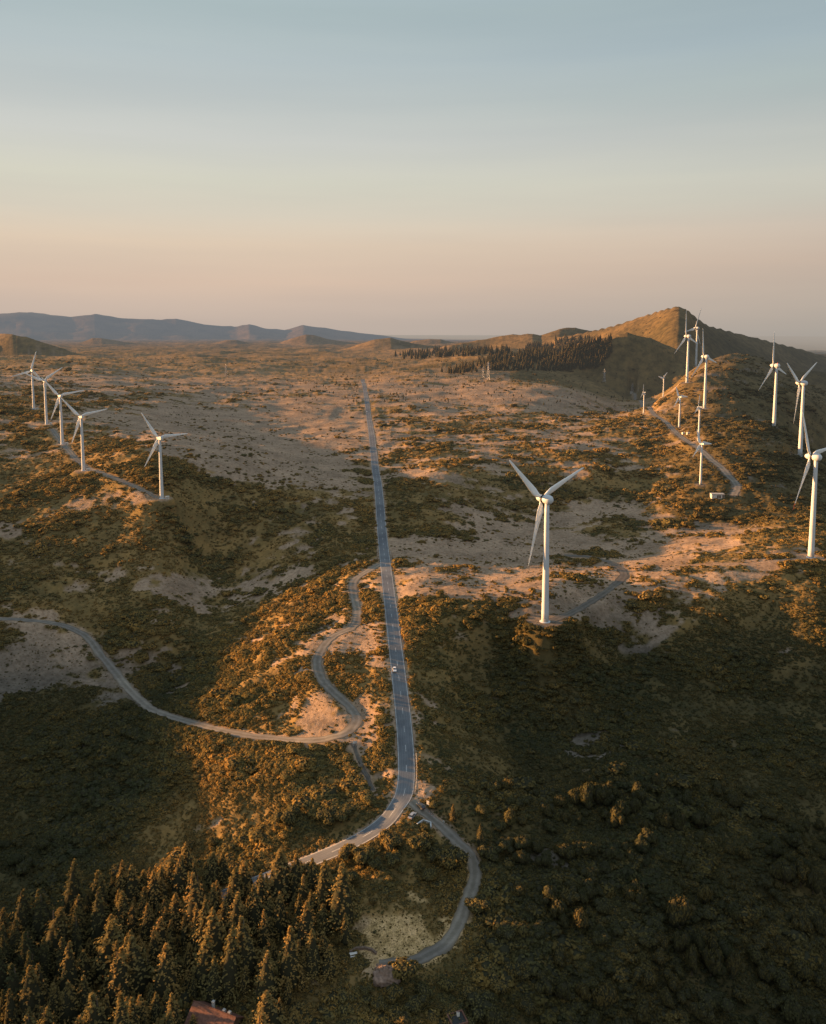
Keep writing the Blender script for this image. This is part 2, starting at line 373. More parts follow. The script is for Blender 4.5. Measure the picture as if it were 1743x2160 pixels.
M_CONC = simple('concrete', (.40, .38, .35), .9, .2, .15, .6)
M_LINE = simple('white_road_paint', (.46, .46, .45), .8, .2, .35, .5)
M_GALV = simple('galvanised_steel', (.42, .42, .43), .45, .5, .1, 1, .5)
M_WOOD = simple('weathered_wood', (.28, .2, .13), .9, .1, .25, 1.5)
M_GLASS = simple('dark_window_glass', (.02, .025, .03), .1, .8, .05)
M_TYRE = simple('tyre_rubber', (.02, .02, .02), .9, .1)
M_ROOF = simple('dull_red_roof_tiles', (.17, .085, .06), .9, .1, .3, 1.4)
M_WALL = simple('pale_plaster', (.62, .58, .52), .9, .1, .1, .5)
M_BRICK = simple('brown_stone_wall', (.17, .12, .09), .95, .1, .3, 1.5)
M_ROCK = simple('rock', (.24, .17, .13), .95, .1, .45, .9)

def ground_mat():
    t = Mt('heathland_ground'); p = t.pos()
    bare = t.attr('bare')
    n1 = t.noise(p, .03, 5, .6); n2 = t.noise(p, .35, 4, .65); n3 = t.noise(p, 2.2, 3, .6)
    c = t.ramp(n1, [(.3, (.17, .135, .105)), (.5, (.245, .195, .152)), (.68, (.31, .245, .19))])
    c = t.mix(.9, c, t.ramp(n2, [(.30, (.55, .52, .48)), (.55, (1, 1, 1)), (.75, (1.2, 1.16, 1.12))]), 'MULTIPLY')
    # dry tufts dotted over the bare soil
    v = t.N.new('ShaderNodeTexVoronoi'); v.inputs['Scale'].default_value = .42; t.L.new(p, v.inputs['Vector'])
    tuft = t.ramp(v.outputs['Distance'], [(.18, (1, 1, 1)), (.34, (0, 0, 0))])
    tuft = t.mix(1.0, tuft, t.ramp(n2, [(.45, (0, 0, 0)), (.62, (.8, .8, .8))]), 'MULTIPLY')
    c = t.mix(tuft, c, (.085, .065, .036))
    g = t.ramp(n2, [(.3, (.065, .058, .028)), (.5, (.13, .10, .045)), (.7, (.23, .16, .065))])
    n4 = t.noise(p, .045, 9, .72); g = t.mix(.55, g, t.ramp(n4, [(.38, (.035, .038, .020)), (.5, (.115, .090, .040)), (.62, (.24, .165, .065))]))
    g = t.mix(.30, g, t.ramp(n1, [(.35, (.09, .08, .038)), (.65, (.24, .16, .07))]))
    c_b = c; grass = t.attr('grass'); gc = t.ramp(n2, [(.3, (.17, .132, .066)), (.5, (.34, .262, .145)), (.7, (.50, .385, .235))])
    gc = t.mix(.8, gc, t.ramp(n3, [(.35, (.5, .5, .5)), (.65, (1.35, 1.3, 1.2))]), 'MULTIPLY'); c = t.mix(grass, c, gc)
    yy_ = t.N.new('ShaderNodeSeparateXYZ'); t.L.new(p, yy_.inputs[0]); fr = t.N.new('ShaderNodeMapRange'); fr.inputs[1].default_value = 1000; fr.inputs[2].default_value = 2200; t.L.new(yy_.outputs[1], fr.inputs[0])
    n5 = t.noise(p, .0035, 6, .62); warm = t.ramp(n5, [(.36, (.085, .072, .034)), (.5, (.17, .125, .058)), (.62, (.27, .19, .095))])
    warm = t.mix(.85, warm, t.ramp(n4, [(.40, (.42, .46, .48)), (.52, (.95, .95, .95)), (.62, (1.25, 1.2, 1.1))]), 'MULTIPLY')
    frm = t.mix(1.0, fr.outputs[0], (.75, .75, .75), 'MULTIPLY'); g = t.mix(frm, g, warm)
    col = t.mix(bare, g, c)
    col = veg_painted_shade(t, col)
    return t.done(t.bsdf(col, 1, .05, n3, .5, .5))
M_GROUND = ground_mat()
def road_mat(name, c0, c1, s=.4, tar=False):
    t = Mt(name); p = t.pos(); n = t.noise(p, s, 5, .65); n2 = t.noise(p, 5, 3); n3 = t.noise(p, .035, 3)
    col = t.ramp(n, [(.32, c0), (.68, c1)])
    col = t.mix(.7, col, t.ramp(n2, [(.3, (.78, .78, .78)), (.7, (1.18, 1.18, 1.18))]), 'MULTIPLY')
    col = t.mix(1.0, col, t.ramp(n3, [(.4, (.82, .82, .84)), (.6, (1.12, 1.10, 1.06))]), 'MULTIPLY')
    m = t.N.new('ShaderNodeMath'); m.operation = 'ABSOLUTE'; t.L.new(t.attr('across'), m.inputs[0]); ad = t.N.new('ShaderNodeMath'); ad.operation = 'ADD'; t.L.new(m.outputs[0], ad.inputs[0])
    w = t.N.new('ShaderNodeMath'); w.operation = 'MULTIPLY_ADD'; w.inputs[1].default_value = .5; w.inputs[2].default_value = -.25; t.L.new(n, w.inputs[0]); t.L.new(w.outputs[0], ad.inputs[1])
    if tar: prof = [(0, (.95, .95, .95)), (.16, (1.06, 1.06, 1.06)), (.28, (.84, .84, .86)), (.42, (1.05, 1.05, 1.05)), (.60, (.84, .84, .86)), (.76, (1.08, 1.07, 1.05)), (.94, (1.0, .95, .88)), (1, (1.25, 1.08, .90))]
    else: prof = [(0, (.84, .83, .76)), (.22, (.92, .90, .84)), (.42, (1.16, 1.14, 1.10)), (.62, (1.14, 1.12, 1.07)), (.84, (.92, .87, .77)), (1, (.66, .58, .44))]
    col = t.mix(1.0, col, t.ramp(ad.outputs[0], prof), 'MULTIPLY')
    return t.done(t.bsdf(col, .8, .3, n2, .3, .04))
M_ASPH = road_mat('asphalt', (.105, .115, .126), (.16, .172, .186), .12, True)
M_GRAV = road_mat('packed_gravel', (.155, .138, .118), (.225, .200, .172), .3)
M_GRAV2 = road_mat('dark_gravel', (.085, .075, .065), (.14, .12, .10), .3)

# ------------------------------------------------------------------ helpers
def tag(o, label=None, cat=None, group=None, kind=None):
    if label: o['label'] = label
    if cat: o['category'] = cat
    if group: o['group'] = group
    if kind: o['kind'] = kind
    return o
class MB:
    def __init__(s): s.v = []; s.f = []; s.mi = []; s.mats = []
    def slot(s, m):
        if m not in s.mats: s.mats.append(m)
        return s.mats.index(m)
    def add(s, vs, fs, m):
        o = len(s.v); s.v += [tuple(v) for v in vs]; s.f += [tuple(i+o for i in f) for f in fs]; s.mi += [s.slot(m)]*len(fs)
    def box(s, c, d, m, mat=None):
        x, y, z = (k/2 for k in d)
        vs = [Vector((a, b, e)) for e in (-z, z) for b in (-y, y) for a in (-x, x)]
        if mat: vs = [mat@v for v in vs]
        s.add([v+Vector(c) for v in vs], [(0,2,3,1),(4,5,7,6),(0,1,5,4),(2,6,7,3),(0,4,6,2),(1,3,7,5)], m)
    def tube(s, pts, rs, m, n=8, cap=True):
        pts = [Vector(p) for p in pts]; rings = []
        for i, p in enumerate(pts):
            d = (pts[min(i+1, len(pts)-1)]-pts[max(i-1, 0)]).normalized()
            a = d.cross(Vector((0, 0, 1)) if abs(d.z) < .95 else Vector((1, 0, 0))).normalized(); b = d.cross(a)
            rings.append([p+(a*math.cos(2*math.pi*k/n)+b*math.sin(2*math.pi*k/n))*rs[i] for k in range(n)])
        vs = [v for r in rings for v in r]; fs = []
        for i in range(len(pts)-1):
            for k in range(n): fs.append((i*n+k, (i+1)*n+k, (i+1)*n+(k+1)%n, i*n+(k+1)%n))
        if cap: fs += [tuple(range(n)), tuple((len(pts)-1)*n+k for k in range(n-1, -1, -1))]
        s.add(vs, fs, m)
    def mesh(s, name, smooth=False):
        me = bpy.data.meshes.new(name); me.from_pydata(s.v, [], s.f)
        for m in s.mats: me.materials.append(m)
        me.polygons.foreach_set('material_index', s.mi)
        if smooth: me.polygons.foreach_set('use_smooth', [True]*len(s.f))
        me.update(); return me
    def build(s, name, parent=None, smooth=False):
        o = bpy.data.objects.new(name, s.mesh(name, smooth)); COL.objects.link(o)
        if parent: o.parent = parent
        return o
def empty(name, loc, rz=0):
    o = bpy.data.objects.new(name, None); COL.objects.link(o); o.location = loc; o.rotation_euler = (0, 0, rz); o.empty_display_size = 1; return o
def linked(name, me, parent):
    o = bpy.data.objects.new(name, me); COL.objects.link(o); o.parent = parent; return o
def raw_mesh(name, V, Fq, mats, mi=None, smooth=False):
    me = bpy.data.meshes.new(name); nv, nf, k = len(V), len(Fq), Fq.shape[1]
    me.vertices.add(nv); me.vertices.foreach_set('co', np.ascontiguousarray(V, dtype=np.float32).ravel())
    me.loops.add(nf*k); me.loops.foreach_set('vertex_index', Fq.astype(np.int32).ravel())
    me.polygons.add(nf); me.polygons.foreach_set('loop_start', np.arange(0, nf*k, k, dtype=np.int32))
    try: me.polygons.foreach_set('loop_total', np.full(nf, k, dtype=np.int32))
    except Exception: pass
    for m in mats: me.materials.append(m)
    if mi is not None: me.polygons.foreach_set('material_index', mi.astype(np.int32))
    if smooth: me.polygons.foreach_set('use_smooth', np.ones(nf, bool))
    me.update(calc_edges=True); return me
def fattr(me, name, arr):
    a = me.attributes.new(name, 'FLOAT', 'POINT'); a.data.foreach_set('value', np.asarray(arr, dtype=np.float32).ravel())
def gz(x, y): return float(ground(x, y)[0])

# ------------------------------------------------------------------ ground sheet
R_, Cn = UU.shape
idx = np.arange(R_*Cn).reshape(R_, Cn)
Fq = np.stack([idx[:-1,:-1], idx[:-1,1:], idx[1:,1:], idx[1:,:-1]], -1).reshape(-1, 4)
V = np.stack([GX, YY, HH], -1).reshape(-1, 3)
me = raw_mesh('ground', V, Fq, [M_GROUND], smooth=True)
PX, PY = project(GX, YY, HH)
GR = np.exp(-(((PX-870+(fbm(GX/6, YY/6, 3, 95)-.5)*170)/150)**4+((PY-1950+(fbm(GX/6+9, YY/6, 3, 96)-.5)*140)/125)**4))
fattr(me, 'bare', BB); fattr(me, 'grass', np.clip(GR*1.2, 0, 1))
go = bpy.data.objects.new('ground', me); COL.objects.link(go); tag(go, kind='structure')

# ------------------------------------------------------------------ road sheets
def offs(A):
    T = np.gradient(A, axis=0); T /= np.linalg.norm(T, axis=1)[:,None]+1e-9
    return np.stack([T[:,1], -T[:,0]], 1)     # to the right of travel
def strip(name, A, a, b, lift, m, nc=5, kind='structure', wob=0):
    N_ = offs(A); ss = np.linspace(a, b, nc); rows = []
    for k, s in enumerate(ss):
        s_ = s+(wob*(vnoise(A[:,0]/3+k*9, A[:,1]/3, 5)-.5)*2 if k in (0, nc-1) else 0)
        Q = A+N_*(s_[:,None] if hasattr(s_, 'shape') and getattr(s_, 'ndim', 0) else s_)
        rows.append(np.column_stack([Q, ground(Q[:,0], Q[:,1])+lift]))
    return np.stack(rows, 1)
def sheet(name, grids, m):
    Vs, Fs, o = [], [], 0
    for G in grids:
        r, c = G.shape[:2]; Vs.append(G.reshape(-1, 3)); ix = np.arange(r*c).reshape(r, c)+o
        Fs.append(np.stack([ix[:-1,:-1], ix[:-1,1:], ix[1:,1:], ix[1:,:-1]], -1).reshape(-1, 4)); o += r*c
    me = raw_mesh(name, np.vstack(Vs), np.vstack(Fs), [m], smooth=True)
    fattr(me, 'across', np.concatenate([np.tile(np.linspace(-1, 1, G.shape[1]), G.shape[0]) for G in grids]))
    ob = bpy.data.objects.new(name, me); COL.objects.link(ob); return tag(ob, kind='structure')
def resample(A, step):
    d = np.concatenate([[0], np.cumsum(np.linalg.norm(np.diff(A, axis=0), axis=1))]); n_ = max(2, int(d[-1]/step))
    s = np.linspace(0, d[-1], n_); return np.column_stack([np.interp(s, d, A[:,0]), np.interp(s, d, A[:,1])]), d[-1]
MAIN, MLEN = resample(PATHS['main'][0], 2.0)
sheet('road', [strip('r', MAIN, -3.6, 3.6, .16, 0, 17)], M_ASPH)
mk = [strip('e', MAIN, -3.35, -3.15, .18, 0, 2), strip('e', MAIN, 3.15, 3.35, .18, 0, 2)]
dd = 0
while dd < MLEN-6:
    i0 = int(dd/2.0); mk.append(strip('c', MAIN[i0:i0+3], -.10, .10, .18, 0, 2)); dd += 12
sheet('road_markings', mk, M_LINE)
for nm, key, m in (('winding_track', 'winding', M_GRAV), ('lane', 'lane', M_GRAV), ('footpath', 'bench', M_GRAV2), ('plateau_track', 'left', M_GRAV), ('turbine_track', 'loop', M_GRAV2), ('ridge_track', 'ridge', M_GRAV)):
    A, hw = PATHS[key]; A, _ = resample(A, 1.5); sheet(nm, [strip('t', A, -hw, hw, .13 if key != 'lane' else .12, 0, 9, wob=.9)], m)

# ------------------------------------------------------------------ plants: prototypes
def leaf_quads(P_, Nrm, size, rng, asp=.6):
    n_ = len(P_); r = rng.normal(size=(n_, 3)); Nn = Nrm+r*.30; Nn /= np.linalg.norm(Nn, axis=1)[:,None]
    t = np.cross(Nn, rng.normal(size=(n_, 3))); t /= np.linalg.norm(t, axis=1)[:,None]; b = np.cross(Nn, t)
    s = (size*(.6+.8*rng.random(n_)))[:,None] if not np.isscalar(size) else size*(.6+.8*rng.random((n_, 1)))
    V_ = np.stack([P_-t*s-b*s*asp*.5, P_+t*s*.2-b*s*asp, P_+t*s+b*s*asp*.3, P_-t*s*.3+b*s*asp], 1).reshape(-1, 3)
    return V_, np.arange(n_*4).reshape(-1, 4)
def icos(n1=6, n2=10):
    V_ = []; 
    for i in range(n1+1):
        a = math.pi*i/n1
        for k in range(n2): V_.append((math.sin(a)*math.cos(2*math.pi*k/n2), math.sin(a)*math.sin(2*math.pi*k/n2), math.cos(a)))
    F_ = [(i*n2+k, (i+1)*n2+k, (i+1)*n2+(k+1)%n2, i*n2+(k+1)%n2) for i in range(n1) for k in range(n2)]
    return np.array(V_), np.array(F_)
def lobed(name, seed, lobes, leaves, lsize, mat, squash=.75):
    """crown of unit radius made of leaf clumps on several lobes, darker twiggy cores inside"""
    rng = np.random.default_rng(seed); Vs, Fs, mi, o = [], [], [], 0
    cs, rs = [], []
    for k in range(lobes):
        if k == 0: c = np.array([0, 0, .35]); r = .62
        else:
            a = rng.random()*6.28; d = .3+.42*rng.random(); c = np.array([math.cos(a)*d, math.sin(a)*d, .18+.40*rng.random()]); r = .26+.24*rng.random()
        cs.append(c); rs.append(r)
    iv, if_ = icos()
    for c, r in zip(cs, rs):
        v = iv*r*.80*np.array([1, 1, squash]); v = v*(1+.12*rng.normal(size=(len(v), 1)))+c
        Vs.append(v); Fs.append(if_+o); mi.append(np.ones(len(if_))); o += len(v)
        nl = int(leaves*r*r/sum(q*q for q in rs))
        d = rng.normal(size=(nl, 3)); d[:,2] = np.abs(d[:,2])*.9-.25; d /= np.linalg.norm(d, axis=1)[:,None]
        bump = 1+.13*np.sin(d[:,:1]*9+seed)*np.sin(d[:,1:2]*8)*np.sin(d[:,2:]*7+1)
        p = c+d*r*np.array([1, 1, squash])*(.82+.26*rng.random((nl, 1)))*bump
        v, f = leaf_quads(p, d, lsize, rng); Vs.append(v); Fs.append(f+o); mi.append(np.zeros(len(f))); o += len(v)
    V_ = np.vstack(Vs); V_[:,2] = np.maximum(V_[:,2], -.05)
    return raw_mesh(name, V_, np.vstack(Fs), [mat, M_CORE], np.concatenate(mi))
def conifer(name, seed, mat, levels=15, per=8, quads=5, lean=.0, ls=1.0):
    """unit height crown from z=.08 to 1"""
    rng = np.random.default_rng(seed); P_, Nn, S = [], [], []
    for i in range(levels):
        t = i/(levels-1); z = .10+.86*t; R = (.215*(1-t)**.85+.012)*(1+.25*(rng.random()-.5))
        for k in range(max(4, int(per*(1-.45*t)))):
            a = rng.random()*6.283; L = R*(.65+.55*rng.random())
            for q in range(quads):
                s = (q+.5)/quads; d = np.array([math.cos(a), math.sin(a), 0])
                P_.append(d*L*s+np.array([0, 0, z+L*.35*s-.30*L*s*s+rng.normal()*.006])+rng.normal(size=3)*.006); Nn.append(d*.7+np.array([0, 0, .7])); S.append(.023*ls*(1.25-.55*s))
    for z in np.linspace(.9, 1.0, 8): P_.append(np.array([rng.normal()*.004, rng.normal()*.004, z])); Nn.append(np.array([1, 0, .3])); S.append(.014)
    v, f = leaf_quads(np.array(P_), np.array(Nn), np.array(S), rng, .55)
    n2 = 9; cv, cf = [], []
    for i, (z, r) in enumerate([(.10, .10), (.3, .11), (.55, .075), (.8, .035), (.97, .004)]):
        for k in range(n2): cv.append((math.cos(6.283*k/n2)*r*(1+.3*(rng.random()-.5)), math.sin(6.283*k/n2)*r, z))
    for i in range(4):
        for k in range(n2): cf.append((i*n2+k, i*n2+(k+1)%n2, (i+1)*n2+(k+1)%n2, (i+1)*n2+k))
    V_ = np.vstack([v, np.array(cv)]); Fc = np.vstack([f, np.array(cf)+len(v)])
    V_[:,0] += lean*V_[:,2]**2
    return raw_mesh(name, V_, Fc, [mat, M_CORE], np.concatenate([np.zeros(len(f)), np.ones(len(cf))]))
SH = [lobed('shrub', 100+k, 4+k % 3, 230, .125, M_SHRUB, .72) for k in range(7)]
TR = [lobed('crown', 200+k, 7+k % 4, 900, .062, M_TREE, .8) for k in range(8)]
CR = [conifer('crown', 300+k, M_CONIF, 24, 11, 6, random.uniform(-.04, .04), .78) for k in range(8)]
CF = [conifer('far_conifer', 400+k, M_CONIF, 9, 6, 2, 0, 1.9) for k in range(5)]

def scatter_tree(name, coll):
    g = bpy.data.node_groups.new(name, 'GeometryNodeTree')
    g.interface.new_socket('Geometry', in_out='INPUT', socket_type='NodeSocketGeometry')
    g.interface.new_socket('Geometry', in_out='OUTPUT', socket_type='NodeSocketGeometry')
    N, L = g.nodes, g.links
    gi, go_ = N.new('NodeGroupInput'), N.new('NodeGroupOutput')
    ci = N.new('GeometryNodeCollectionInfo'); ci.inputs['Collection'].default_value = coll; ci.inputs['Separate Children'].default_value = True; ci.inputs['Reset Children'].default_value = True
    ip = N.new('GeometryNodeInstanceOnPoints'); ip.inputs['Pick Instance'].default_value = True
    def at(nm, ty):
        a = N.new('GeometryNodeInputNamedAttribute'); a.data_type = ty; a.inputs['Name'].default_value = nm
        return next(o for o in a.outputs if o.enabled and o.name == 'Attribute')
    L.new(gi.outputs[0], ip.inputs['Points']); L.new(ci.outputs[0], ip.inputs['Instance'])
    L.new(at('idx', 'INT'), ip.inputs['Instance Index']); L.new(at('rot', 'FLOAT_VECTOR'), ip.inputs['Rotation']); L.new(at('scl', 'FLOAT_VECTOR'), ip.inputs['Scale'])
    L.new(ip.outputs[0], go_.inputs[0]); return g
def scatter(name, meshes, P_, rz, scl, seed):
    coll = bpy.data.collections.new(name+'_kinds')
    for k, m in enumerate(meshes):
        coll.objects.link(bpy.data.objects.new(name+'_kind', m))
    n_ = len(P_); me = bpy.data.meshes.new(name); me.vertices.add(n_); me.vertices.foreach_set('co', np.ascontiguousarray(P_, dtype=np.float32).ravel())
    rng = np.random.default_rng(seed)
    a = me.attributes.new('idx', 'INT', 'POINT'); a.data.foreach_set('value', rng.integers(0, len(meshes), n_).astype(np.int32))
    rot = np.zeros((n_, 3), np.float32); rot[:,2] = rz; rot[:,:2] = rng.normal(size=(n_, 2))*.05
    a = me.attributes.new('rot', 'FLOAT_VECTOR', 'POINT'); a.data.foreach_set('vector', rot.ravel())
    a = me.attributes.new('scl', 'FLOAT_VECTOR', 'POINT'); a.data.foreach_set('vector', np.ascontiguousarray(scl, dtype=np.float32).ravel())
    me.update(); o = bpy.data.objects.new(name, me); COL.objects.link(o)
    md = o.modifiers.new('scatter', 'NODES'); md.node_group = scatter_tree(name+'_nodes', coll)
    return o

# ------------------------------------------------------------------ heath shrubs (uncountable cover)
def poly_in(px, py, poly):
    ins = np.zeros(px.shape, bool); j = len(poly)-1
    for i in range(len(poly)):
        xi, yi = poly[i]; xj, yj = poly[j]
        c = ((yi > py) != (yj > py)) & (px < (xj-xi)*(py-yi)/((yj-yi) or 1e-9)+xi); ins ^= c; j = i
    return ins
bases = np.array([hit(t[0], t[1]) for t in TURB])
NS = 260000
u_ = RNG.uniform(-.60, .60, NS*2); iy = RNG.uniform(1/2600., 1/188., NS*2); Ys = 1/iy; Xs = u_*Ys
keep = RNG.random(NS*2) < np.clip((Ys/380)**0.9, .30, 1)*(1-.75*sstep(1100, 1900, Ys))
Xs, Ys = Xs[keep], Ys[keep]
Zs = ground(Xs, Ys); br = bareness(Xs, Ys, Zs); rc = road_clear(Xs, Ys)
rad = np.exp(RNG.normal(0, .42, len(Xs)))*1.22*np.clip((Ys/420)**.45, .9, 1.8)
rad *= .55+1.0*sstep(.35, .68, fbm(Xs/34, Ys/24, 3, 91))
rad = np.where(br > .5, rad*.6, rad)
tz = np.min(np.hypot(Xs[:,None]-bases[None,:,0], Ys[:,None]-bases[None,:,1]), 1)
pxs, pys = project(Xs, Ys, Zs)
glade = np.exp(-(((pxs-870)/105)**4+((pys-1950)/105)**4))
rad = np.where(glade > .3, rad*.6, rad); br = np.where(glade > .3, np.minimum(br, .30), br)
gap = sstep(.50, .40, fbm(Xs/17, Ys/11, 4, 97))
ok = (RNG.random(len(Xs)) > gap*.75) & (RNG.random(len(Xs)) > br*.86) & (rc > rad*.75) & (tz > 10) & (RNG.random(len(Xs)) > glade*.60)
Xs, Ys, Zs, rad = Xs[ok], Ys[ok], Zs[ok], rad[ok]
m_ = len(Xs); scl = np.stack([rad, rad*RNG.uniform(.8, 1.2, m_), rad*RNG.uniform(.45, .95, m_)], 1)
print('shrubs', m_)
o = scatter('heath_shrubs', SH, np.stack([Xs, Ys, Zs-.12*rad], 1), RNG.uniform(0, 6.28, m_), scl, 5)
tag(o, 'dense olive and golden heath shrubs covering the plateau and slopes', 'shrubs', kind='stuff')

# ------------------------------------------------------------------ single trees
def trunk_mesh(seed, limbs=3):
    rng = random.Random(seed); b = MB()
    b.tube([(0, 0, -.25), (.02, .01, .2), (.0, .03, .45)], [.085, .06, .04], M_BARK, 7)
    for k in range(limbs):
        a = rng.random()*6.28; r = .4+.2*rng.random()
        b.tube([(0, .01, .15+.05*k), (math.cos(a)*r*.5, math.sin(a)*r*.5, .3), (math.cos(a)*r, math.sin(a)*r, .5)], [.045, .03, .015], M_BARK, 5)
    return b.mesh('trunk', True)
TK = [trunk_mesh(k) for k in range(3)]
def ctrunk():
    b = MB(); b.tube([(0, 0, -.05), (0, 0, .35), (0, 0, .95)], [.022, .015, .003], M_BARK, 7); return b.mesh('trunk', True)
CT_ = ctrunk()
placed = []
def round_tree(px, py, w, label, group=None, hs=1.0, name='broadleaf_tree'):
    X, Yw = hit(px, py); s = w/2/F*Yw; k = random.randrange(8)
    e = empty(name, (X, Yw, gz(X, Yw)), random.random()*6.28); e.scale = (s, s*random.uniform(.85, 1.1), s*hs*random.uniform(.95, 1.2))
    tag(e, label, 'tree', group)
    c = linked('crown', TR[k], e); c.location = (0, 0, .22)
    t = linked('trunk', TK[k % 3], e); placed.append((X, Yw, s)); return e
def conifer_tree(px, py, h, label, group=None):
    X, Yw = hit(px, py); return conifer_at(X, Yw, h, label, group)
def conifer_at(X, Yw, h, label, group=None):
    e = empty('conifer_tree', (X, Yw, gz(X, Yw)-.2), random.random()*6.28); w = random.uniform(1.2, 2.0); e.scale = (h*w, h*w, h)
    tag(e, label, 'conifer', group); c = linked('crown', CR[random.randrange(8)], e); c.rotation_euler = (random.uniform(-.03, .03), random.uniform(-.03, .03), 0); linked('trunk', CT_, e); placed.append((X, Yw, h*.2)); return e
# the named ones, with the foot of each crown
for a in [(731,1812,54,'leftmost golden round tree at the tip of the wooded triangle beside the road'),(771,1822,64,'wide golden round tree second from the left in the triangle south of the junction'),
 (851,1842,30,'small round golden tree standing alone above the clearing'),(908,1858,50,'golden ball shaped tree at the top edge of the clearing'),
 (956,1832,84,'broad dark topped tree beside the bend of the lane'),(1011,1925,64,'wide pale brown crown right of the lane below its bend'),
 (788,1906,22,'tiny golden bush alone on the grass clearing'),(783,1702,24,'narrow golden bush left of the road bend'),(916,1706,30,'round brown bush right beside the road junction'),
 (690,1735,58,'large pale brown tree left of the road bend'),(609,1745,62,'wide rounded tree farthest left of the brown trees above the lower road'),(650,1862,84,'wide golden crown hiding the lower end of the road'),
 (363,1858,98,'wide domed tree behind the conifers with a sunlit rim'),(221,1780,46,'grey green round tree alone on the dark left slope'),
 (896,1752,26,'small golden bush inside the low wall corner at the junction')]: round_tree(a[0], a[1], a[2], a[3])
GRP = 'broadleaf trees around the lane and clearing'
for a in [(823,1790,60),(882,1795,60),(902,1785,40),(913,1812,50),(830,1825,45),(740,1862,50),(681,1868,50),(720,1735,50),(1034,1815,62),(1068,1795,50),(1103,1790,50),(1022,1685,26),(1048,1702,20),(1106,1700,36),(1055,1752,42),(1103,1740,32),(1120,1925,38),(1068,1975,62),(1103,1978,60),(1134,1975,50),(790,1835,40)]:
    round_tree(*a, 'rounded broadleaf tree with a golden lit top near the lane and junction', GRP)
for a in [(850,2066,84),(833,2105,52),(892,2105,58),(878,2132,62),(854,2160,52),(771,2100,32),(927,2135,26),(800,2130,40),(910,2160,40)]:
    round_tree(*a, 'orange lit leafy tree in the clump below the clearing at the bottom centre', 'orange trees at the bottom centre')
for a in [(90,1792,42),(41,1785,30),(7,1790,30),(35,1826,45),(52,1842,52),(57,1936,42)]:
    round_tree(*a, 'dim grey green rounded tree on the shaded left slope', 'shaded trees on the left slope')
for a in [(273,1866,74),(242,1880,52),(449,1786,32),(403,1790,28),(320,1868,50)]:
    round_tree(*a, 'rounded tree with a golden rim at the upper edge of the conifer wood', 'rimlit trees at the edge of the conifer wood')
# dark wood on the right hand valley side: the largest in view
cnt = 0; tries = 0
while cnt < 225 and tries < 9000:
    tries += 1
    px, py = random.uniform(930, 1790), random.uniform(1660, 2260)
    if px < 1010+(py-1660)*-.05 and py < 1900: continue
    if px < 1100 and 1900 < py < 2080 and px < 1045: continue
    X, Yw = hit(px, py); 
    if road_clear(np.array([X]), np.array([Yw]))[0] < 4: continue
    s = random.uniform(2.2, 4.6)*(1.15 if py > 1950 else .9)
    if any((X-a)**2+(Yw-b)**2 < (.72*(s+c))**2 for a, b, c in placed): continue
    round_tree(px, py, s*2*F/Yw, 'dark olive rounded tree in the shaded wood filling the lower right valley side', 'trees of the shaded valley wood', random.choice((.85, 1.0, 1.2, 1.5, 1.8))); cnt += 1
print('valley trees', cnt)
# crowns tall enough to stand out of the valley shade
_sd = (-math.cos(SUN_FWD), math.sin(SUN_FWD))
def shade_height(X, Yw):
    t = np.geomspace(6, 900, 120); g = ground(X+_sd[0]*t, Yw+_sd[1]*t)-t*math.tan(SUN_EL)
    return float(g.max()-gz(X, Yw))
for (px, py, w) in [(1238,1700,44),(1262,1694,36),(1285,1690,34),(1310,1716,40),(1335,1712,30),(1405,1745,34),(1432,1752,28),(1195,1806,36),(1222,1804,40),(1250,1803,36),(1285,1808,34),(1330,1816,26),(1165,1898,50),(1200,1905,44),(1228,1902,36),(1325,1898,34),(1350,1906,34),(1440,2004,36),(1470,2008,36),(1495,2010,34),(1655,1858,44),(1690,1862,34),(1715,1878,30),(1460,2050,30),(1500,2052,34),(1545,2058,30),(1190,1955,28),(1395,1998,30),(1300,1742,30),(1075,1738,36)]:
    X, Yw = hit(px, py); w *= 1.3; h_ = min(max(shade_height(X, Yw)+5.2, 5.0), 10.5); s_ = w/2/F*Yw
    round_tree(px, py+8, w, 'tall tree whose golden crown catches the sun above the dark valley wood on the right', 'sunlit crowns in the valley wood', h_/(1.2*s_)/1.07)
# conifer wood
for a in [(692,2062,11.5,'lone sunlit conifer at the right end of the wood, below the clearing'),(622,2215,13.5,'orange lit conifer at the bottom edge, right of the red roof'),
 (957,1735,8,'small golden conifer right of the junction'),(1016,1790,10,'slender pointed conifer between the lane and the valley wood'),(500,2140,6,'pale young conifer in front of the red roof') if False else (410,2185,8,'pale small tree in front of the left end of the red roof')]:
    conifer_tree(a[0], a[1], a[2], a[3])
WOOD = [(-60,2025),(0,2000),(90,1960),(180,1915),(290,1885),(400,1865),(470,1855),(600,1862),(690,1890),(745,1930),(742,1985),(690,2020),(650,2080),(600,2140),(560,2230),(540,2420),(-60,2420)]
cnt = 0; tries = 0
HOUSE = hit(455, 2170)
while cnt < 280 and tries < 12000:
    tries += 1
    px, py = random.uniform(-60, 760), 1850+560*random.random()**1.3
    if not poly_in(np.array([px]), np.array([py]), WOOD)[0]: continue
    X, Yw = hit(px, py)
    if -11 < X-HOUSE[0] < 15 and -60 < Yw-HOUSE[1] < 8: continue
    if 370 < px < 545 and py > 2120: continue
    if road_clear(np.array([X]), np.array([Yw]))[0] < 3: continue
    h = random.choice((random.uniform(8, 12), random.uniform(12, 18), random.uniform(16, 24))); 
    if any((X-a)**2+(Yw-b)**2 < (.58*(h*.2+c))**2 for a, b, c in placed): continue
    conifer_at(X, Yw, h, 'sunlit tipped conifer in the dense wood at the lower left', 'conifers of the lower left wood'); cnt += 1
print('conifers', cnt)

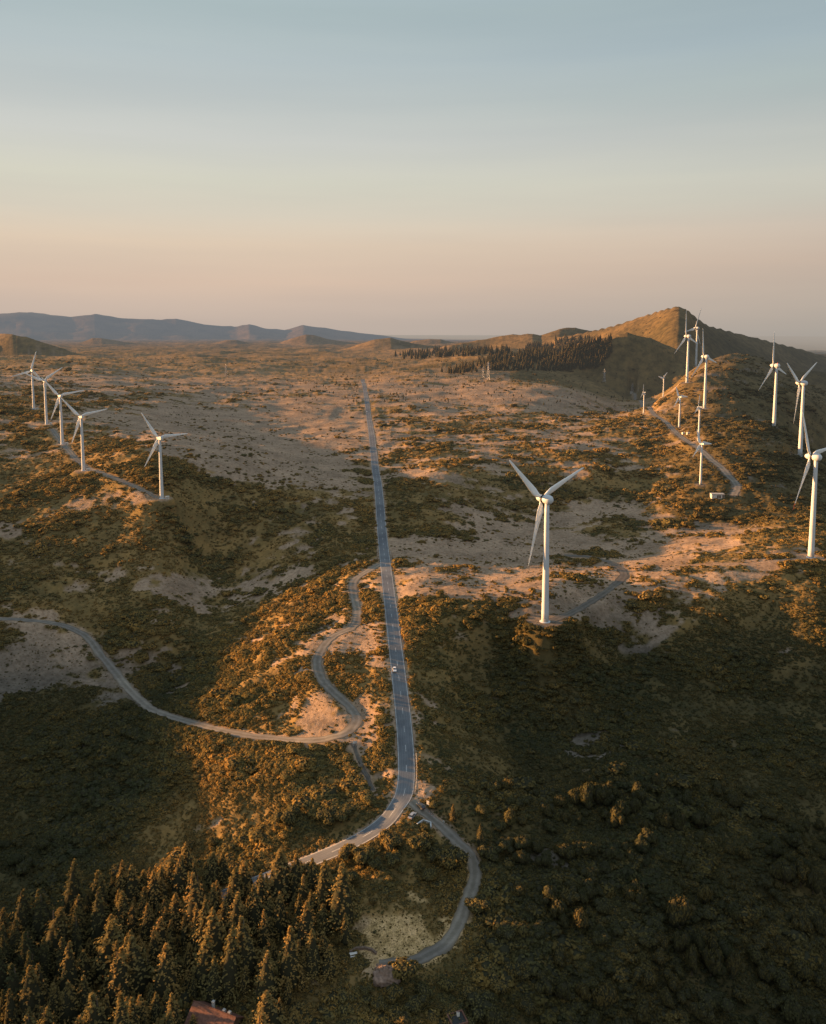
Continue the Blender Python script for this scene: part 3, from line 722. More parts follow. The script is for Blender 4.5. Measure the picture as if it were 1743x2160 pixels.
# far wood: reads as one mass
FW = [[(830,752),(900,742),(1000,738),(1070,736),(1080,748),(980,752),(900,757),(840,760)],
      [(990,775),(1040,757),(1130,742),(1220,735),(1290,745),(1270,775),(1200,785),(1120,783),(1040,782)],[(1100,736),(1200,716),(1290,718),(1290,745),(1200,748),(1110,750)],
      [(930,785),(1000,772),(1010,785),(940,791)]]
pts = []
for w_, (poly, cnt_) in enumerate(zip(FW, (220, 520, 230, 50))):
    xs = [p[0] for p in poly]; ys = [p[1] for p in poly]; c = 0
    while c < cnt_:
        px, py = random.uniform(min(xs), max(xs)), random.uniform(min(ys), max(ys))
        if not poly_in(np.array([px]), np.array([py]), poly)[0]: continue
        X, Yw = hit(px, py); pts.append((X, Yw, gz(X, Yw)-.5)); c += 1
pts = np.array(pts); h = RNG.uniform(13, 21, len(pts))*(pts[:,1]/2000)**.6
o = scatter('far_conifer_wood', CF, pts, RNG.uniform(0, 6, len(pts)), np.stack([h*1.7, h*1.7, h], 1), 8)
tag(o, 'far off conifer plantation in strips below the peak', 'wood', kind='stuff')
# scattered small conifers and bushes on the far plain
n_ = 700; u2 = RNG.uniform(-.15, .30, n_); Y2 = 1/RNG.uniform(1/3200., 1/1300., n_); X2 = u2*Y2; Z2 = ground(X2, Y2); h = RNG.uniform(2, 6, n_)
rc2 = road_clear(X2, Y2); s_ = rc2 > 6
o = scatter('plain_saplings', CF, np.stack([X2, Y2, Z2], 1)[s_], RNG.uniform(0, 6, n_)[s_], np.stack([h*1.9, h*1.9, h], 1)[s_], 9)
tag(o, 'sparse young conifers dotted over the far plain', 'saplings', kind='stuff')

# ------------------------------------------------------------------ wind turbines
def rev(b, prof, m, n_=24, axis='Z', org=(0, 0, 0)):
    vs, fs = [], []
    for (r, h_) in prof:
        for k in range(n_):
            c, s = math.cos(2*math.pi*k/n_)*r, math.sin(2*math.pi*k/n_)*r
            v = (c, s, h_) if axis == 'Z' else (c, h_, s)
            vs.append(Vector(v)+Vector(org))
    for i in range(len(prof)-1):
        for k in range(n_):
            q = (i*n_+k, i*n_+(k+1)%n_, (i+1)*n_+(k+1)%n_, (i+1)*n_+k)
            fs.append(q if axis == 'Z' else q[::-1])
    fs.append(tuple(range(n_-1, -1, -1)) if axis == 'Z' else tuple(range(n_))); 
    top = [(len(prof)-1)*n_+k for k in range(n_)]; fs.append(tuple(top) if axis == 'Z' else tuple(top[::-1]))
    b.add(vs, fs, m)
def blade_mesh(R, cmax, tip=None):
    """blade from the hub centre up +Z, rotor axis = Y"""
    b = MB(); st = [(.02, .030, .030, 0), (.06, .030, .030, 0), (.12, .055, .024, 22), (.20, .078, .019, 17), (.35, .064, .013, 10), (.55, .046, .009, 5), (.75, .033, .006, 2), (.87, .026, .005, 1), (.95, .019, .004, 0), (1.0, .006, .002, 0)]
    vs, nn = [], 10
    for (r, c, th, tw) in st:
        c *= R*cmax; th *= R*1.15; tw = tw*D2R
        for k in range(nn):
            a = 2*math.pi*k/nn; x = math.cos(a)*c/2-(c*.18 if r > .1 else 0); y = math.sin(a)*th/2*(1-.45*math.cos(a) if r > .1 else 1)
            vs.append((x*math.cos(tw)-y*math.sin(tw), x*math.sin(tw)+y*math.cos(tw), r*R))
    for i in range(len(st)-1):
        pass
    o_ = 0; b.v += vs
    for i in range(len(st)-1):
        m = b.slot(tip if (tip and i >= 7) else M_BLADE)
        for k in range(nn): b.f.append((i*nn+k, i*nn+(k+1)%nn, (i+1)*nn+(k+1)%nn, (i+1)*nn+k)); b.mi.append(m)
    b.f.append(tuple((len(st)-1)*nn+k for k in range(nn))); b.mi.append(b.slot(M_BLADE))
    return b.mesh('blade', True)
SPEC = {BIG: dict(hh=65, R=36.5, rb=1.95, rt=1.15, c=1.5), MID: dict(hh=45, R=23.5, rb=1.45, rt=.95, c=1.6), SML: dict(hh=30, R=11.8, rb=.95, rt=.62, c=3.3)}
TM = {}
for kd, s in SPEC.items():
    H, R, rb, rt = s['hh'], s['R'], s['rb'], s['rt']; d = {}
    b = MB(); pr = [(rb*(1-t)+rt*t, t*(H-1.3*rt)) for t in np.linspace(0, 1, 13)]
    nseg = 32 if kd != MID else 14
    rev(b, pr, M_WHITE, nseg); d['tower'] = b.mesh('tower', kd != MID)
    b = MB(); rev(b, [(rb*1.45, -1.6), (rb*1.45, .25), (rb*1.05, .45)] if kd != SML else [(rb*1.8, -1.5), (rb*1.8, .2), (rb*1.1, .25)], M_WHITE if kd != SML else M_DARK, 24); d['base'] = b.mesh('base_flange', False)
    b = MB(); b.box((rb*.02, -rb*.96, 1.6), (.9, .18, 2.1), M_CONC); d['door'] = b.mesh('door')
    b = MB(); rev(b, [(rb*.93+.03, H*.13), (rb*.93+.03, H*.13+.12)] if kd == MID else [(rt*1.06, H-1.35*rt-.25), (rt*1.06, H-1.35*rt)], M_DARK, nseg); d['ring'] = b.mesh('joint_ring')
    b = MB(); q = rt
    if kd == BIG:   # bulbous rounded nacelle with a dark gap behind the hub ; +Y is the rotor side
        rev(b, [(.2, -3.4), (1.3, -3.15), (2.1, -2.3), (2.45, -1.0), (2.4, .3), (2.05, 1.6), (1.7, 2.5)], M_WHITE, 28, 'Y', (0, 0, H)); rot_y = 3.6; hub = [(1.75, -1.0), (1.9, -.2), (1.9, .9), (1.65, 1.9), (1.1, 2.9), (.35, 3.4)]
        gap = [(2.25, 2.45), (2.25, 2.65)]
    elif kd == MID:
        b.box((0, -.9, H+.15), (2.1, 5.2, 2.1), M_WHITE); b.box((0, -1.1, H+1.35), (1.5, 3.6, .3), M_WHITE); b.box((0, -3.7, H+.1), (1.6, .5, 1.6), M_WHITE); rot_y = 2.6; hub = [(.8, -.8), (1.15, -.4), (1.15, .5), (.8, 1.2), (.25, 1.5)]; gap = [(.85, 1.7), (.85, 1.9)]
    else:
        b.box((0, -.5, H+.05), (1.05, 3.0, 1.05), M_WHITE); b.box((0, -.7, H+.66), (.7, 2.2, .16), M_WHITE); rot_y = 1.35; hub = [(.4, -.4), (.6, -.2), (.6, .3), (.3, .7), (.1, .8)]; gap = [(.42, .98), (.42, 1.06)]
    d['nacelle'] = b.mesh('nacelle', kd == BIG)
    b = MB(); rev(b, hub, M_WHITE, 20, 'Y'); d['hub'] = b.mesh('hub', True); d['hy'] = rot_y
    b = MB(); rev(b, gap, M_DARK, 20, 'Y', (0, 0, H)); d['gap'] = b.mesh('bearing_ring')
    d['blade'] = blade_mesh(R, s['c']); d['bladered'] = blade_mesh(R, s['c'], M_RED); TM[kd] = d
def box_thing(name, X, Yw, dims, m, label, cat, rz=0, parts=None, group=None):
    e = empty(name, (X, Yw, gz(X, Yw)), rz); tag(e, label, cat, group); w, l, hh = dims
    b = MB(); b.box((0, 0, hh/2-.3), (w, l, hh+.6), m); b.build('cabinet', e)
    b = MB(); b.box((0, 0, hh+.07), (w+.2, l+.2, .14), M_WALL); b.build('lid', e)
    b = MB(); b.box((0, -l/2-.02, hh*.5), (w*.6, .05, hh*.75), M_CONC); b.build('door', e); return e
for i, (px, py, hy, hh, yaw, ph, kd, lab) in enumerate(TURB):
    X, Yw = hit(px, py); d = TM[kd]; fwd = yaw*D2R
    # rotor axis points left and away: (-cos, sin)
    rz = math.atan2(math.sin(fwd), -math.cos(fwd))-math.pi/2
    e = empty('wind_turbine', (X, Yw, gz(X, Yw)-.15)); tag(e, lab, 'wind turbine', {BIG: 'tall wind turbines on the right', MID: 'wind turbines of the left row', SML: 'small wind turbines by the ridge track'}[kd])
    H = SPEC[kd]['hh']
    # true to the measured height
    _, z1 = ray(px, py); _, z2 = ray(px, hy); k = (z2-z1)*Yw/H; e.scale = (k, k, k)
    for nm in ('tower', 'base'): linked(nm if nm != 'base' else 'foundation', d[nm], e)
    if kd != SML or True: linked('joint_ring', d['ring'], e)
    if kd == BIG: dr = linked('door', d['door'], e)
    nc = linked('nacelle', d['nacelle'], e); nc.rotation_euler = (0, 0, rz)
    g = linked('bearing_ring', d['gap'], nc)
    R3 = Matrix.Rotation(rz, 4, 'Z'); tilt = Matrix.Rotation(5*D2R, 4, 'X')
    hb = linked('hub', d['hub'], e); hb.matrix_local = R3 @ Matrix.Translation((0, d['hy'], H)) @ tilt
    for q in range(3):
        bl = linked('blade', d['bladered'] if (i == 6 and q == 2) else d['blade'], e)
        # seen from the camera the rotor is seen from behind, so +angle turns clockwise on screen
        bl.matrix_local = R3 @ Matrix.Translation((0, d['hy'], H)) @ tilt @ Matrix.Rotation((ph+120*q)*D2R, 4, 'Y') @ Matrix.Rotation(-8*D2R, 4, 'Z')
    if i == 8:
        b = MB(); b.tube([(0, 0, 0), (0, 0, 1.0)], [.35, .3], M_RED, 10); bc = b.build('beacon_light', e); bc.location = (.3, -1.2, H+2.3)
    if kd == MID:
        box_thing('transformer_cabinet', X+4.6, Yw-1.5, (2.6, 2.2, 1.9), M_WALL, 'pale transformer cabinet at the foot of the '+['leftmost','second','third','fourth','right end'][i]+' turbine of the left row', 'cabinet', .2, group='transformer cabinets of the left row')

# ------------------------------------------------------------------ cars
def car_meshes(paint):
    b = MB(); prof = [(-2.1, .32), (-2.15, .62), (-2.05, .88), (-1.55, .95), (1.0, .93), (1.95, .80), (2.15, .58), (2.12, .32)]
    vs = [(x*sy, y, z) for y, sy in ((-.86, .98), (-.80, 1), (.80, 1), (.86, .98)) for (x, z) in prof]; n_ = len(prof); fs = []
    for j in range(3):
        for k in range(n_): fs.append((j*n_+k, j*n_+(k+1)%n_, (j+1)*n_+(k+1)%n_, (j+1)*n_+k))
    fs += [tuple(range(n_-1, -1, -1)), tuple(3*n_+k for k in range(n_))]; b.add(vs, fs, paint); body = b.mesh('body')
    b = MB(); lo = [(-1.75, .93), (-1.35, 1.40), (.25, 1.42), (1.05, .92)]; vs = [(x, s*(.80 if z < 1 else .64), z) for s in (-1, 1) for (x, z) in lo]
    b.add(vs, [(0,1,5,4),(1,2,6,5),(2,3,7,6),(3,0,4,7),(3,2,1,0),(4,5,6,7)], M_GLASS); gl = b.mesh('windows')
    b = MB(); b.box((-.5, 0, 1.43), (1.55, 1.24, .05), paint); rf = b.mesh('roof')
    b = MB(); b.tube([(0, -.11, 0), (0, .11, 0)], [.33, .33], M_TYRE, 14); b.tube([(0, -.125, 0), (0, .125, 0)], [.19, .19], M_GALV, 10); wh = b.mesh('wheel')
    b = MB(); b.box((0, 0, 0), (.12, .34, .14), M_WALL); hl = b.mesh('headlight')
    b = MB(); b.box((0, 0, 0), (.1, .3, .14), M_RED); tl = b.mesh('tail_light')
    return body, gl, rf, wh, hl, tl
M_CARW = simple('white_car_paint', (.75, .76, .77), .3, .5, .03); M_CARD = simple('dark_car_paint', (.035, .04, .045), .25, .6, .05); M_CARS = simple('silver_car_paint', (.36, .38, .40), .3, .6, .05, 1, .3)
KITS = {'w': car_meshes(M_CARW), 'd': car_meshes(M_CARD), 's': car_meshes(M_CARS)}
def car(px, py, kit, label, ang=None, lane=0):
    X, Yw = hit(px, py)
    if ang is None:
        k = int(np.argmin(np.hypot(MAIN[:,0]-X, MAIN[:,1]-Yw))); T = MAIN[min(k+2, len(MAIN)-1)]-MAIN[max(k-2, 0)]; T = T/np.hypot(*T)
        X, Yw = MAIN[k]+np.array([T[1], -T[0]])*lane; ang = math.atan2(T[1], T[0])
        z = gz(X, Yw)+.17
    else: z = gz(X, Yw)+.14
    e = empty('parked_car' if lane == 0 else 'car', (X, Yw, z), ang); tag(e, label, 'car')
    bo, gl, rf, wh, hl, tl = KITS[kit]; bb = linked('body', bo, e); linked('windows', gl, e); linked('roof', rf, e)
    for x in (-1.3, 1.35):
        for y in (-.8, .8): w_ = linked('wheel', wh, e); w_.location = (x, y, .33)
    for y in (-.6, .6):
        h_ = linked('headlight', hl, e); h_.location = (2.10, y, .66); t_ = linked('tail_light', tl, e); t_.location = (-2.11, y, .72)
    return e
car(829, 1414, 'w', 'white car driving down the left lane of the straight road', lane=1.75)
car(779, 869, 'w', 'far white car on the straight road, the upper of two close together', lane=1.75)
car(780, 890, 's', 'far pale car on the straight road just below another one', lane=-1.75)
car(766, 807, 'w', 'tiny pale car where the road meets the far crest', lane=1.75)
car(888, 1704, 'd', 'dark car parked diagonally at the junction', ang=2.2)
car(870, 1724, 's', 'silver car waiting in the mouth of the lane at the junction', ang=1.1)

# ------------------------------------------------------------------ roadside furniture
def rail(A, label, hgt=.75, m=None):
    A, L_ = resample(np.array(A), 2.0); p0 = Vector((A[0][0], A[0][1], gz(*A[0]))); e = empty('guard_rail', p0); tag(e, label, 'guard rail')
    m = m or M_GALV; b = MB(); pts = [Vector((x, y, gz(x, y)+hgt))-p0 for x, y in A]
    vs, fs = [], []
    for p in pts: vs += [p+Vector((0, 0, -.16)), p+Vector((.07, 0, -.05)), p+Vector((.07, 0, .05)), p+Vector((0, 0, .16)), p+Vector((-.05, 0, .1)), p+Vector((-.05, 0, -.1))]
    for i in range(len(pts)-1):
        for k in range(6): fs.append((i*6+k, (i+1)*6+k, (i+1)*6+(k+1)%6, i*6+(k+1)%6))
    b.add(vs, fs, m); b.build('rail', e)
    for i, p in enumerate(pts):
        if i % 2 == 0:
            b = MB(); b.box((p.x-.1, p.y, p.z-.45), (.12, .12, .95), m); b.build('post', e)
def side(py0, py1, off):
    k0 = int(np.argmin(np.abs(MAIN[:,1]-hit(850, py0)[1]))); k1 = int(np.argmin(np.abs(MAIN[:,1]-hit(860, py1)[1]))); k0, k1 = min(k0, k1), max(k0, k1)
    A = MAIN[k0:k1+1]; return A+offs(A)*off
rail(side(1590, 1672, -4.3), 'orange lit guard rail along the right edge of the road above the junction', .85)
rail(side(1158, 1185, 4.5), 'short guard rail left of the road where the winding track joins')
rail(side(1165, 1190, -4.5), 'short guard rail on the right side of the road opposite the winding track')
def sign(px, py, w_, h_, ph_, label, m, rz=0, red=False):
    X, Yw = hit(px, py); e = empty('road_sign', (X, Yw, gz(X, Yw)), rz); tag(e, label, 'sign')
    for x in ((-w_*.35, w_*.35) if w_ > 1 else (0,)):
        b = MB(); b.tube([(x, 0, -.3), (x, 0, ph_+h_)], [.06, .06], M_GALV, 8); b.build('post', e)
    b = MB(); b.box((0, -.08, ph_+h_/2), (w_, .05, h_), m); pl = b.build('sign_board', e)
    b = MB(); b.box((0, -.115, ph_+h_-.06), (w_*.94, .02, .06), M_DARK); b.box((0, -.115, ph_+.06), (w_*.94, .02, .06), M_DARK); b.build('frame', pl)
sign(749, 1574, 1.9, 1.3, 1.1, 'white board on posts below the hairpin of the winding track', M_LINE, .2)
sign(903, 1700, 1.1, 1.9, .3, 'pale upright panel right of the junction behind the dark car', M_LINE, -.5)
sign(936, 1743, .7, .8, 1.6, 'small sign on a post beside the lane right of the junction', M_LINE, -.3)
sign(830, 1192, .8, .8, 1.5, 'small white sign at the right edge of the road by the winding track mouth', M_LINE, 0)
sign(1467, 1014, .6, .6, 1.2, 'tiny sign near the foot of the nearest small turbine', M_LINE, 0) if False else None
# low wall corner at the junction
def wall_line(pts, hgt, th, m, name, label, cat, cop=None):
    P0 = hit(*pts[0]); p0 = Vector((P0[0], P0[1], gz(*P0))); e = empty(name, p0); tag(e, label, cat)
    W_ = [hit(*p) for p in pts]
    for a, b_ in zip(W_[:-1], W_[1:]):
        a3, b3 = Vector((a[0], a[1], gz(*a)))-p0, Vector((b_[0], b_[1], gz(*b_)))-p0; d = (b3-a3); n = Vector((-d.y, d.x, 0)).normalized()*th/2; up = Vector((0, 0, hgt)); dn = Vector((0, 0, -.4))
        vs = [a3-n+dn, a3+n+dn, b3+n+dn, b3-n+dn, a3-n+up, a3+n+up, b3+n+up, b3-n+up]; q = MB(); q.add(vs, [(0,1,2,3),(7,6,5,4),(0,4,5,1),(1,5,6,2),(2,6,7,3),(3,7,4,0)], m); q.build('wall_section', e)
        c = Vector((0, 0, .09)); n2 = n*1.3; vs = [a3-n2+up, a3+n2+up, b3+n2+up, b3-n2+up]; vs += [v+c for v in vs]; q = MB(); q.add(vs, [(0,1,2,3),(7,6,5,4),(0,4,5,1),(1,5,6,2),(2,6,7,3),(3,7,4,0)], cop or M_LINE); q.build('coping', e)
wall_line([(880,1741),(893,1732),(909,1737),(909,1748)], .55, .4, M_CONC, 'low_wall', 'low pale wall bent around the tip of the triangle at the junction', 'wall')
wall_line([(738,2010),(752,2003),(770,2002),(785,2006),(794,2014)], .7, .5, M_BRICK, 'low_wall', 'dark curved low wall at the lower left corner of the clearing', 'wall', M_BRICK)
# picnic table beside the curved wall
X, Yw = hit(746, 2016); e = empty('picnic_table', (X, Yw, gz(X, Yw)), .3); tag(e, 'pale picnic table beside the dark curved wall at the clearing', 'table')
b = MB(); b.box((0, 0, .76), (2.4, .9, .08), M_WALL); b.build('table_top', e)
for y in (-.85, .85): b = MB(); b.box((0, y, .44), (2.4, .32, .07), M_WALL); b.build('bench', e)
for x in (-.9, .9):
    b = MB(); b.tube([(x, -.85, -.1), (x, -.25, .72)], [.06, .06], M_WALL, 6); b.tube([(x, .85, -.1), (x, .25, .72)], [.06, .06], M_WALL, 6); b.box((x, 0, .38), (.09, 1.8, .09), M_WALL); b.build('leg', e)
# red and white barrier posts by the lane
for i, (px, py) in enumerate([(906,1716),(911,1721),(916,1726)]):
    X, Yw = hit(px, py); e = empty('barrier_post', (X, Yw, gz(X, Yw))); tag(e, 'short red and white post in a row beside the lane at the junction', 'post', 'barrier posts at the lane mouth')
    b = MB(); b.tube([(0, 0, -.1), (0, 0, .95)], [.09, .09], M_LINE, 8); b.build('shaft', e); b = MB(); b.tube([(0, 0, .55), (0, 0, .8)], [.1, .1], M_RED, 8); b.build('red_band', e)

# ------------------------------------------------------------------ buildings
X, Yw = hit(1513, 1050); sc = 26/F*Yw/8.0
e = empty('hut', (X, Yw, gz(X, Yw)), -.06); e.scale = (sc, sc, sc); tag(e, 'small pale flat roofed hut at the end of the ridge track', 'hut')
b = MB(); b.box((0, 0, 1.2), (8, 4, 3.0), M_WALL); b.build('wall', e)
b = MB(); b.box((0, 0, 2.80), (8.5, 4.5, .2), M_CONC); b.build('roof', e)
for x in (-.1, 1.3): b = MB(); b.box((x, -2.03, 1.1), (1.1, .1, 2.0), M_BRICK); b.build('door', e)
b = MB(); b.box((3.3, -2.02, 1.2), (1.1, .08, 2.2), M_BRICK); b.build('shutter', e)
for i, (px, lab) in enumerate([(1442, 'left pale equipment box right of the ridge track'), (1452, 'right pale equipment box right of the ridge track')]):
    X, Yw = hit(px, 916); box_thing('equipment_box', X, Yw, (3.0, 2.4, 2.4), M_WALL, lab, 'cabinet', .1)
# gabled house at the bottom edge
X, Yw = hit(440, 2166); e = empty('house', (X+2.5, Yw-2, gz(X, Yw)+.3), math.atan2(-5.5, 13)); tag(e, 'house with a dull red gabled roof half hidden among the conifers at the bottom', 'house')
Lh, Wh, eh, rh = 15.5, 9.5, 3.4, 7.4
b = MB(); b.box((0, 0, eh/2-1), (Lh-.8, Wh-.8, eh+2), M_BRICK); x = Lh/2-.42; y = Wh/2-.4
for sx_ in (-x, x): b.add([(sx_, -y, eh), (sx_, y, eh), (sx_, 0, rh-.35)], [(0, 1, 2)], M_BRICK)
b.build('wall', e)
b = MB(); x = Lh/2; y = Wh/2+.3
for sg in (-1, 1):
    vs = [(-x, sg*y, eh-.25), (x, sg*y, eh-.25), (x, 0, rh), (-x, 0, rh)]; vs += [(v[0], v[1], v[2]-.18) for v in vs]
    b.add(vs, [(0,1,2,3),(7,6,5,4),(0,4,5,1),(1,5,6,2),(2,6,7,3),(3,7,4,0)], M_ROOF)
rfo = b.build('roof', e)
b = MB()
for t in np.linspace(-x, x, 34)[:-1]: b.tube([(t, 0, rh+.04), (t+.42, 0, rh+.07)], [.14, .12], M_ROOF, 6)
b.build('ridge_tiles', rfo)
b = MB(); b.box((-1.2, 1.1, rh), (.7, .7, 2.3), M_CONC); b.box((-1.2, 1.1, rh+1.2), (.9, .9, .12), M_CONC); b.build('chimney', rfo)
for t in (2.6, 4.6): b = MB(); b.box((t, 1.2, rh-.6), (.9, .9, .7), M_CONC); b.build('roof_vent', rfo)
for t in (-4, 0, 4): b = MB(); b.box((t, -Wh/2+.38, 1.7), (1.2, .1, 1.3), M_GLASS); b.build('window', e)
# small square hut at the bottom centre
X, Yw = hit(965, 2178); e = empty('stone_hut', (X, Yw, gz(X, Yw)), .35); tag(e, 'small square flat topped stone hut with a chimney at the bottom centre edge', 'hut')
b = MB(); b.box((0, 0, 1.6), (4.6, 4.6, 5.2), M_BRICK); b.build('wall', e)
b = MB(); b.box((0, 0, 4.28), (4.3, 4.3, .16), M_DARK)
for (cx_, cy_, wx, wy) in ((0, 2.2, 5, .35), (0, -2.2, 5, .35), (2.33, 0, .35, 4.05), (-2.33, 0, .35, 4.05)): b.box((cx_, cy_, 4.45), (wx, wy, .5), M_ROOF)
b.build('roof', e)
b = MB(); b.box((.6, .9, 4.9), (.7, .7, 1.3), M_WALL); b.tube([(.6, .9, 5.5), (.6, .9, 6.0)], [.22, .18], M_ROOF, 8); b.build('chimney', e)
b = MB(); b.box((0, -2.33, 1.2), (1.0, .1, 2.1), M_WOOD); b.build('door', e)

# ------------------------------------------------------------------ lattice pylons and mast
def pylon(px, py, top, label, wide=.17, arms=3, name='power_pylon'):
    X, Yw = hit(px, py); _, z1 = ray(px, py); _, z2 = ray(px, top); H_ = (z2-z1)*Yw
    e = empty(name, (X, Yw, gz(X, Yw)), .4); tag(e, label, 'pylon' if arms else 'mast'); r = max(.09, H_*.006)
    b = MB(); w0, w1 = H_*wide/2, H_*.022
    def c(t, sx, sy): w_ = w0*(1-t)**1.3+w1*(1-(1-t)**1.3); return Vector((sx*w_, sy*w_, t*H_))
    tt = [0, .16, .30, .43, .55, .66, .76, .86, 1.0]
    for sx, sy in ((-1,-1),(1,-1),(1,1),(-1,1)): b.tube([c(t, sx, sy) for t in tt], [r]*len(tt), M_GALV, 4)
    q = [(-1,-1),(1,-1),(1,1),(-1,1)]
    for i in range(len(tt)-1):
        for k in range(4):
            a_, d_ = q[k], q[(k+1)%4]; b.tube([c(tt[i], *a_), c(tt[i+1], *d_)], [r*.7]*2, M_GALV, 3, False); b.tube([c(tt[i], *d_), c(tt[i+1], *a_)], [r*.7]*2, M_GALV, 3, False)
    b.build('lattice', e)
    for k in range(arms):
        z = H_*(.66+.13*k); w_ = H_*(.17-.025*k); m_ = MB(); m_.tube([(-w_, 0, z), (w_, 0, z)], [r, r], M_GALV, 4); m_.tube([(-w_, 0, z), (0, 0, z+H_*.05), (w_, 0, z)], [r*.8]*3, M_GALV, 4); a_ = m_.build('cross_arm', e)
        for sx in (-1, 1): m2 = MB(); m2.tube([(sx*w_, 0, z), (sx*w_, 0, z-H_*.045)], [r*1.1, r*1.1], M_BRICK, 5); m2.build('insulator', a_)
pylon(1030, 801, 764, 'largest lattice pylon on the plain in front of the conifer strips')
pylon(1019, 797, 774, 'smaller lattice pylon just left of and behind the largest one')
pylon(1275, 806, 778, 'lattice pylon on the golden slope left of the ridge track')
pylon(477, 793, 768, 'faint lattice pylon alone on the far left plain', .2, 2)
pylon(1479, 762, 730, 'thin lattice mast between the two tallest standing turbines by the peak', .06, 0, 'radio_mast')
# ------------------------------------------------------------------ rock outcrop
def rock(px, py, s, label, seed):
    rng = np.random.default_rng(seed); v, f = icos(26, 44); n_ = fbm(v[:,0]*1.6+seed, v[:,1]*1.6+v[:,2]*1.3, 5, seed); n2 = 1.3*np.abs(fbm(v[:,0]*4+seed, v[:,1]*4-v[:,2]*3, 3, seed+4)-.5)
    v = v*(.55+.95*n_-.8*n2)[:,None]*np.array([1.25, .8, .85]); X, Yw = hit(px, py); me = raw_mesh('rock', v*s, f, [M_ROCK]); o = bpy.data.objects.new('rock', me); COL.objects.link(o); o.location = (X, Yw, gz(X, Yw)+s*.25); tag(o, label, 'rock')
rock(814, 2066, 3.9, 'pinkish rock outcrop beneath the orange trees at the bottom of the clearing', 5)
rock(803, 2046, 1.6, 'small pale boulder left of the pinkish outcrop', 9)

# ------------------------------------------------------------------ sky, sun, camera
w = bpy.data.worlds.new('World'); SC.world = w; w.use_nodes = True; N, L = w.node_tree.nodes, w.node_tree.links; N.clear()
sky = N.new('ShaderNodeTexSky'); sky.sky_type = 'NISHITA'; sky.sun_disc = False; sky.sun_elevation = SUN_EL
# direction to the sun (left, a little ahead)
sd = Vector((-math.cos(SUN_FWD)*math.cos(SUN_EL), math.sin(SUN_FWD)*math.cos(SUN_EL), math.sin(SUN_EL)))
sky.sun_rotation = math.atan2(sd.x, sd.y); sky.air_density = 1.2; sky.dust_density = 2.0; sky.altitude = 800
tc = N.new('ShaderNodeTexCoord'); sx = N.new('ShaderNodeSeparateXYZ'); L.new(tc.outputs['Generated'], sx.inputs[0])
def ramp(fac, stops):
    r = N.new('ShaderNodeValToRGB'); L.new(fac, r.inputs[0]); e = r.color_ramp.elements
    while len(e) < len(stops): e.new(.5)
    for k, (p, c) in enumerate(stops): e[k].position = p; e[k].color = (*c, 1)
    return r.outputs[0]
def s2l(*c): return tuple(((v/255)/12.92 if v < 10.3 else (((v/255)+.055)/1.055)**2.4) for v in c)
mz = N.new('ShaderNodeMapRange'); mz.inputs[1].default_value = -.05; mz.inputs[2].default_value = .55; L.new(sx.outputs[2], mz.inputs[0])
def skyramp(tab):                             # (height in the frame, colour) at the side of the view
    st = [(0, s2l(*[v*.9 for v in tab[-1][1]]))]
    for py, c in reversed(tab):
        t = (703-py)/1707; st.append(((t/math.sqrt(1.20+t*t)+.05)/.6, s2l(*c)))
    st.append((.93, s2l(172,190,206))); st.append((1, s2l(172,190,206))); return ramp(mz.outputs[0], st)  # overhead sky beyond the view brightened to act as fill light
lft = skyramp([(0,(169,184,186)),(110,(179,190,192)),(200,(188,194,192)),(280,(198,200,195)),(370,(206,204,189)),(440,(211,202,185)),(505,(217,197,175)),(590,(209,185,166)),(640,(197,178,164)),(700,(186,171,160))])
rgt = skyramp([(0,(146,163,171)),(100,(155,172,179)),(190,(164,178,178)),(270,(176,182,179)),(350,(188,190,183)),(420,(195,192,179)),(480,(197,184,170)),(550,(190,172,157)),(610,(178,166,154)),(700,(163,157,148))])
dv = N.new('ShaderNodeMath'); dv.operation = 'DIVIDE'; L.new(sx.outputs[0], dv.inputs[0])
ay = N.new('ShaderNodeMath'); ay.operation = 'MAXIMUM'; ay.inputs[1].default_value = .3; L.new(sx.outputs[1], ay.inputs[0]); L.new(ay.outputs[0], dv.inputs[1])
mh = N.new('ShaderNodeMapRange'); mh.interpolation_type = 'SMOOTHSTEP'; mh.inputs[1].default_value = -.30; mh.inputs[2].default_value = .85; L.new(dv.outputs[0], mh.inputs[0])
mp = N.new('ShaderNodeMapping'); mp.inputs['Scale'].default_value = (1.2, 1.2, 14); L.new(tc.outputs['Generated'], mp.inputs[0])
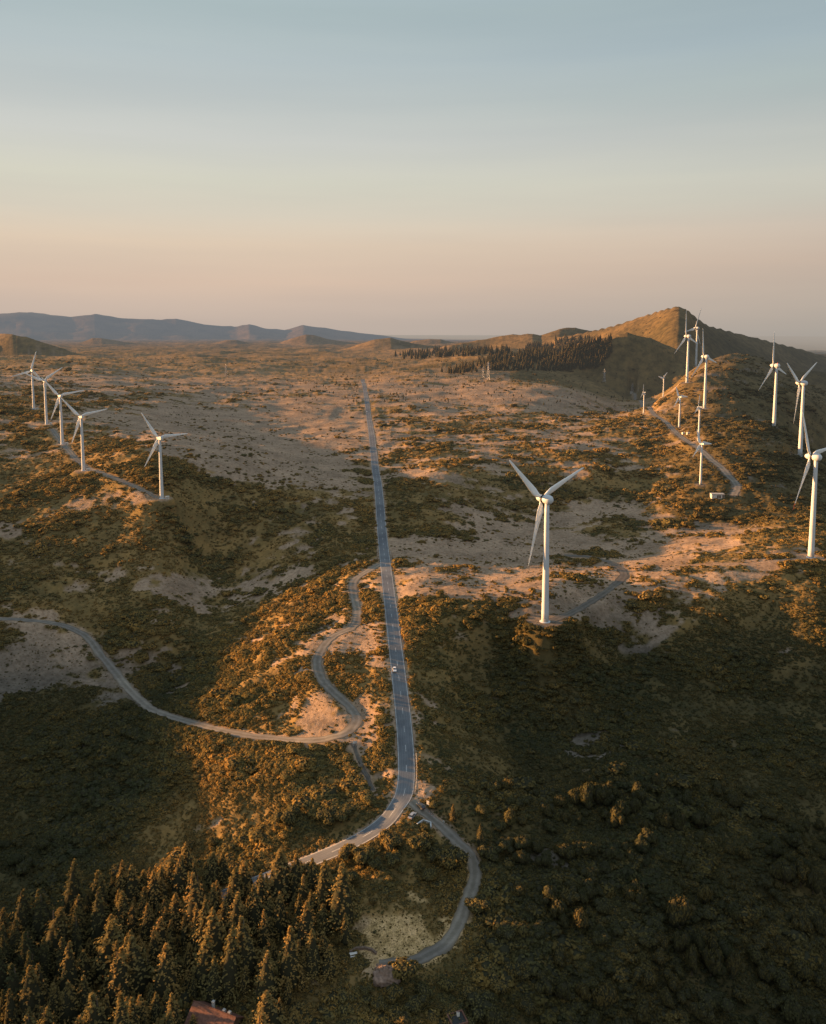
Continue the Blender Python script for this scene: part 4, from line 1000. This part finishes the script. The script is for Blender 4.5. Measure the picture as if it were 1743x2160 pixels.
cn = N.new('ShaderNodeTexNoise'); cn.inputs['Scale'].default_value = 1.6; cn.inputs['Detail'].default_value = 5; L.new(mp.outputs[0], cn.inputs['Vector'])
cr = ramp(cn.outputs[0], [(.35, (.965, .97, .98)), (.65, (1.025, 1.018, 1.01))])
mxs = N.new('ShaderNodeMix'); mxs.data_type = 'RGBA'; L.new(mh.outputs[0], mxs.inputs[0]); L.new(lft, mxs.inputs[6]); L.new(rgt, mxs.inputs[7])
mc = N.new('ShaderNodeMix'); mc.data_type = 'RGBA'; mc.blend_type = 'MULTIPLY'; mc.inputs[0].default_value = 1; L.new(mxs.outputs[2], mc.inputs[6]); L.new(cr, mc.inputs[7])
b1 = N.new('ShaderNodeBackground'); L.new(sky.outputs[0], b1.inputs[0]); b1.inputs[1].default_value = .05
b2 = N.new('ShaderNodeBackground'); L.new(mc.outputs[2], b2.inputs[0]); b2.inputs[1].default_value = 1.10
ms = N.new('ShaderNodeMixShader'); ms.inputs[0].default_value = .95; L.new(b1.outputs[0], ms.inputs[1]); L.new(b2.outputs[0], ms.inputs[2])
wo = N.new('ShaderNodeOutputWorld'); L.new(ms.outputs[0], wo.inputs[0])

sl = bpy.data.lights.new('sun', 'SUN'); sl.energy = 5; sl.angle = .6*D2R; sl.color = (3.7, 1.9, .72)
so = bpy.data.objects.new('sun', sl); COL.objects.link(so); so.rotation_euler = sd.to_track_quat('Z', 'Y').to_euler(); so.location = (0, 0, 500)

cam = bpy.data.cameras.new('camera'); cam.sensor_fit = 'HORIZONTAL'; cam.sensor_width = 36; cam.lens = F/1743*36
cam.shift_y = -(1080-Y0)/1743; cam.clip_start = 1; cam.clip_end = 80000
co = bpy.data.objects.new('camera', cam); COL.objects.link(co); co.location = (0, 0, CZ); co.rotation_euler = (math.pi/2-PITCH, 0, 0); SC.camera = co
SC.view_settings.view_transform = 'Standard'; SC.view_settings.look = 'None'; SC.view_settings.exposure = 0; SC.view_settings.gamma = 1
SC.cycles.max_bounces = 4; SC.cycles.diffuse_bounces = 2; SC.cycles.use_denoising = True
SC.render.engine = 'CYCLES'
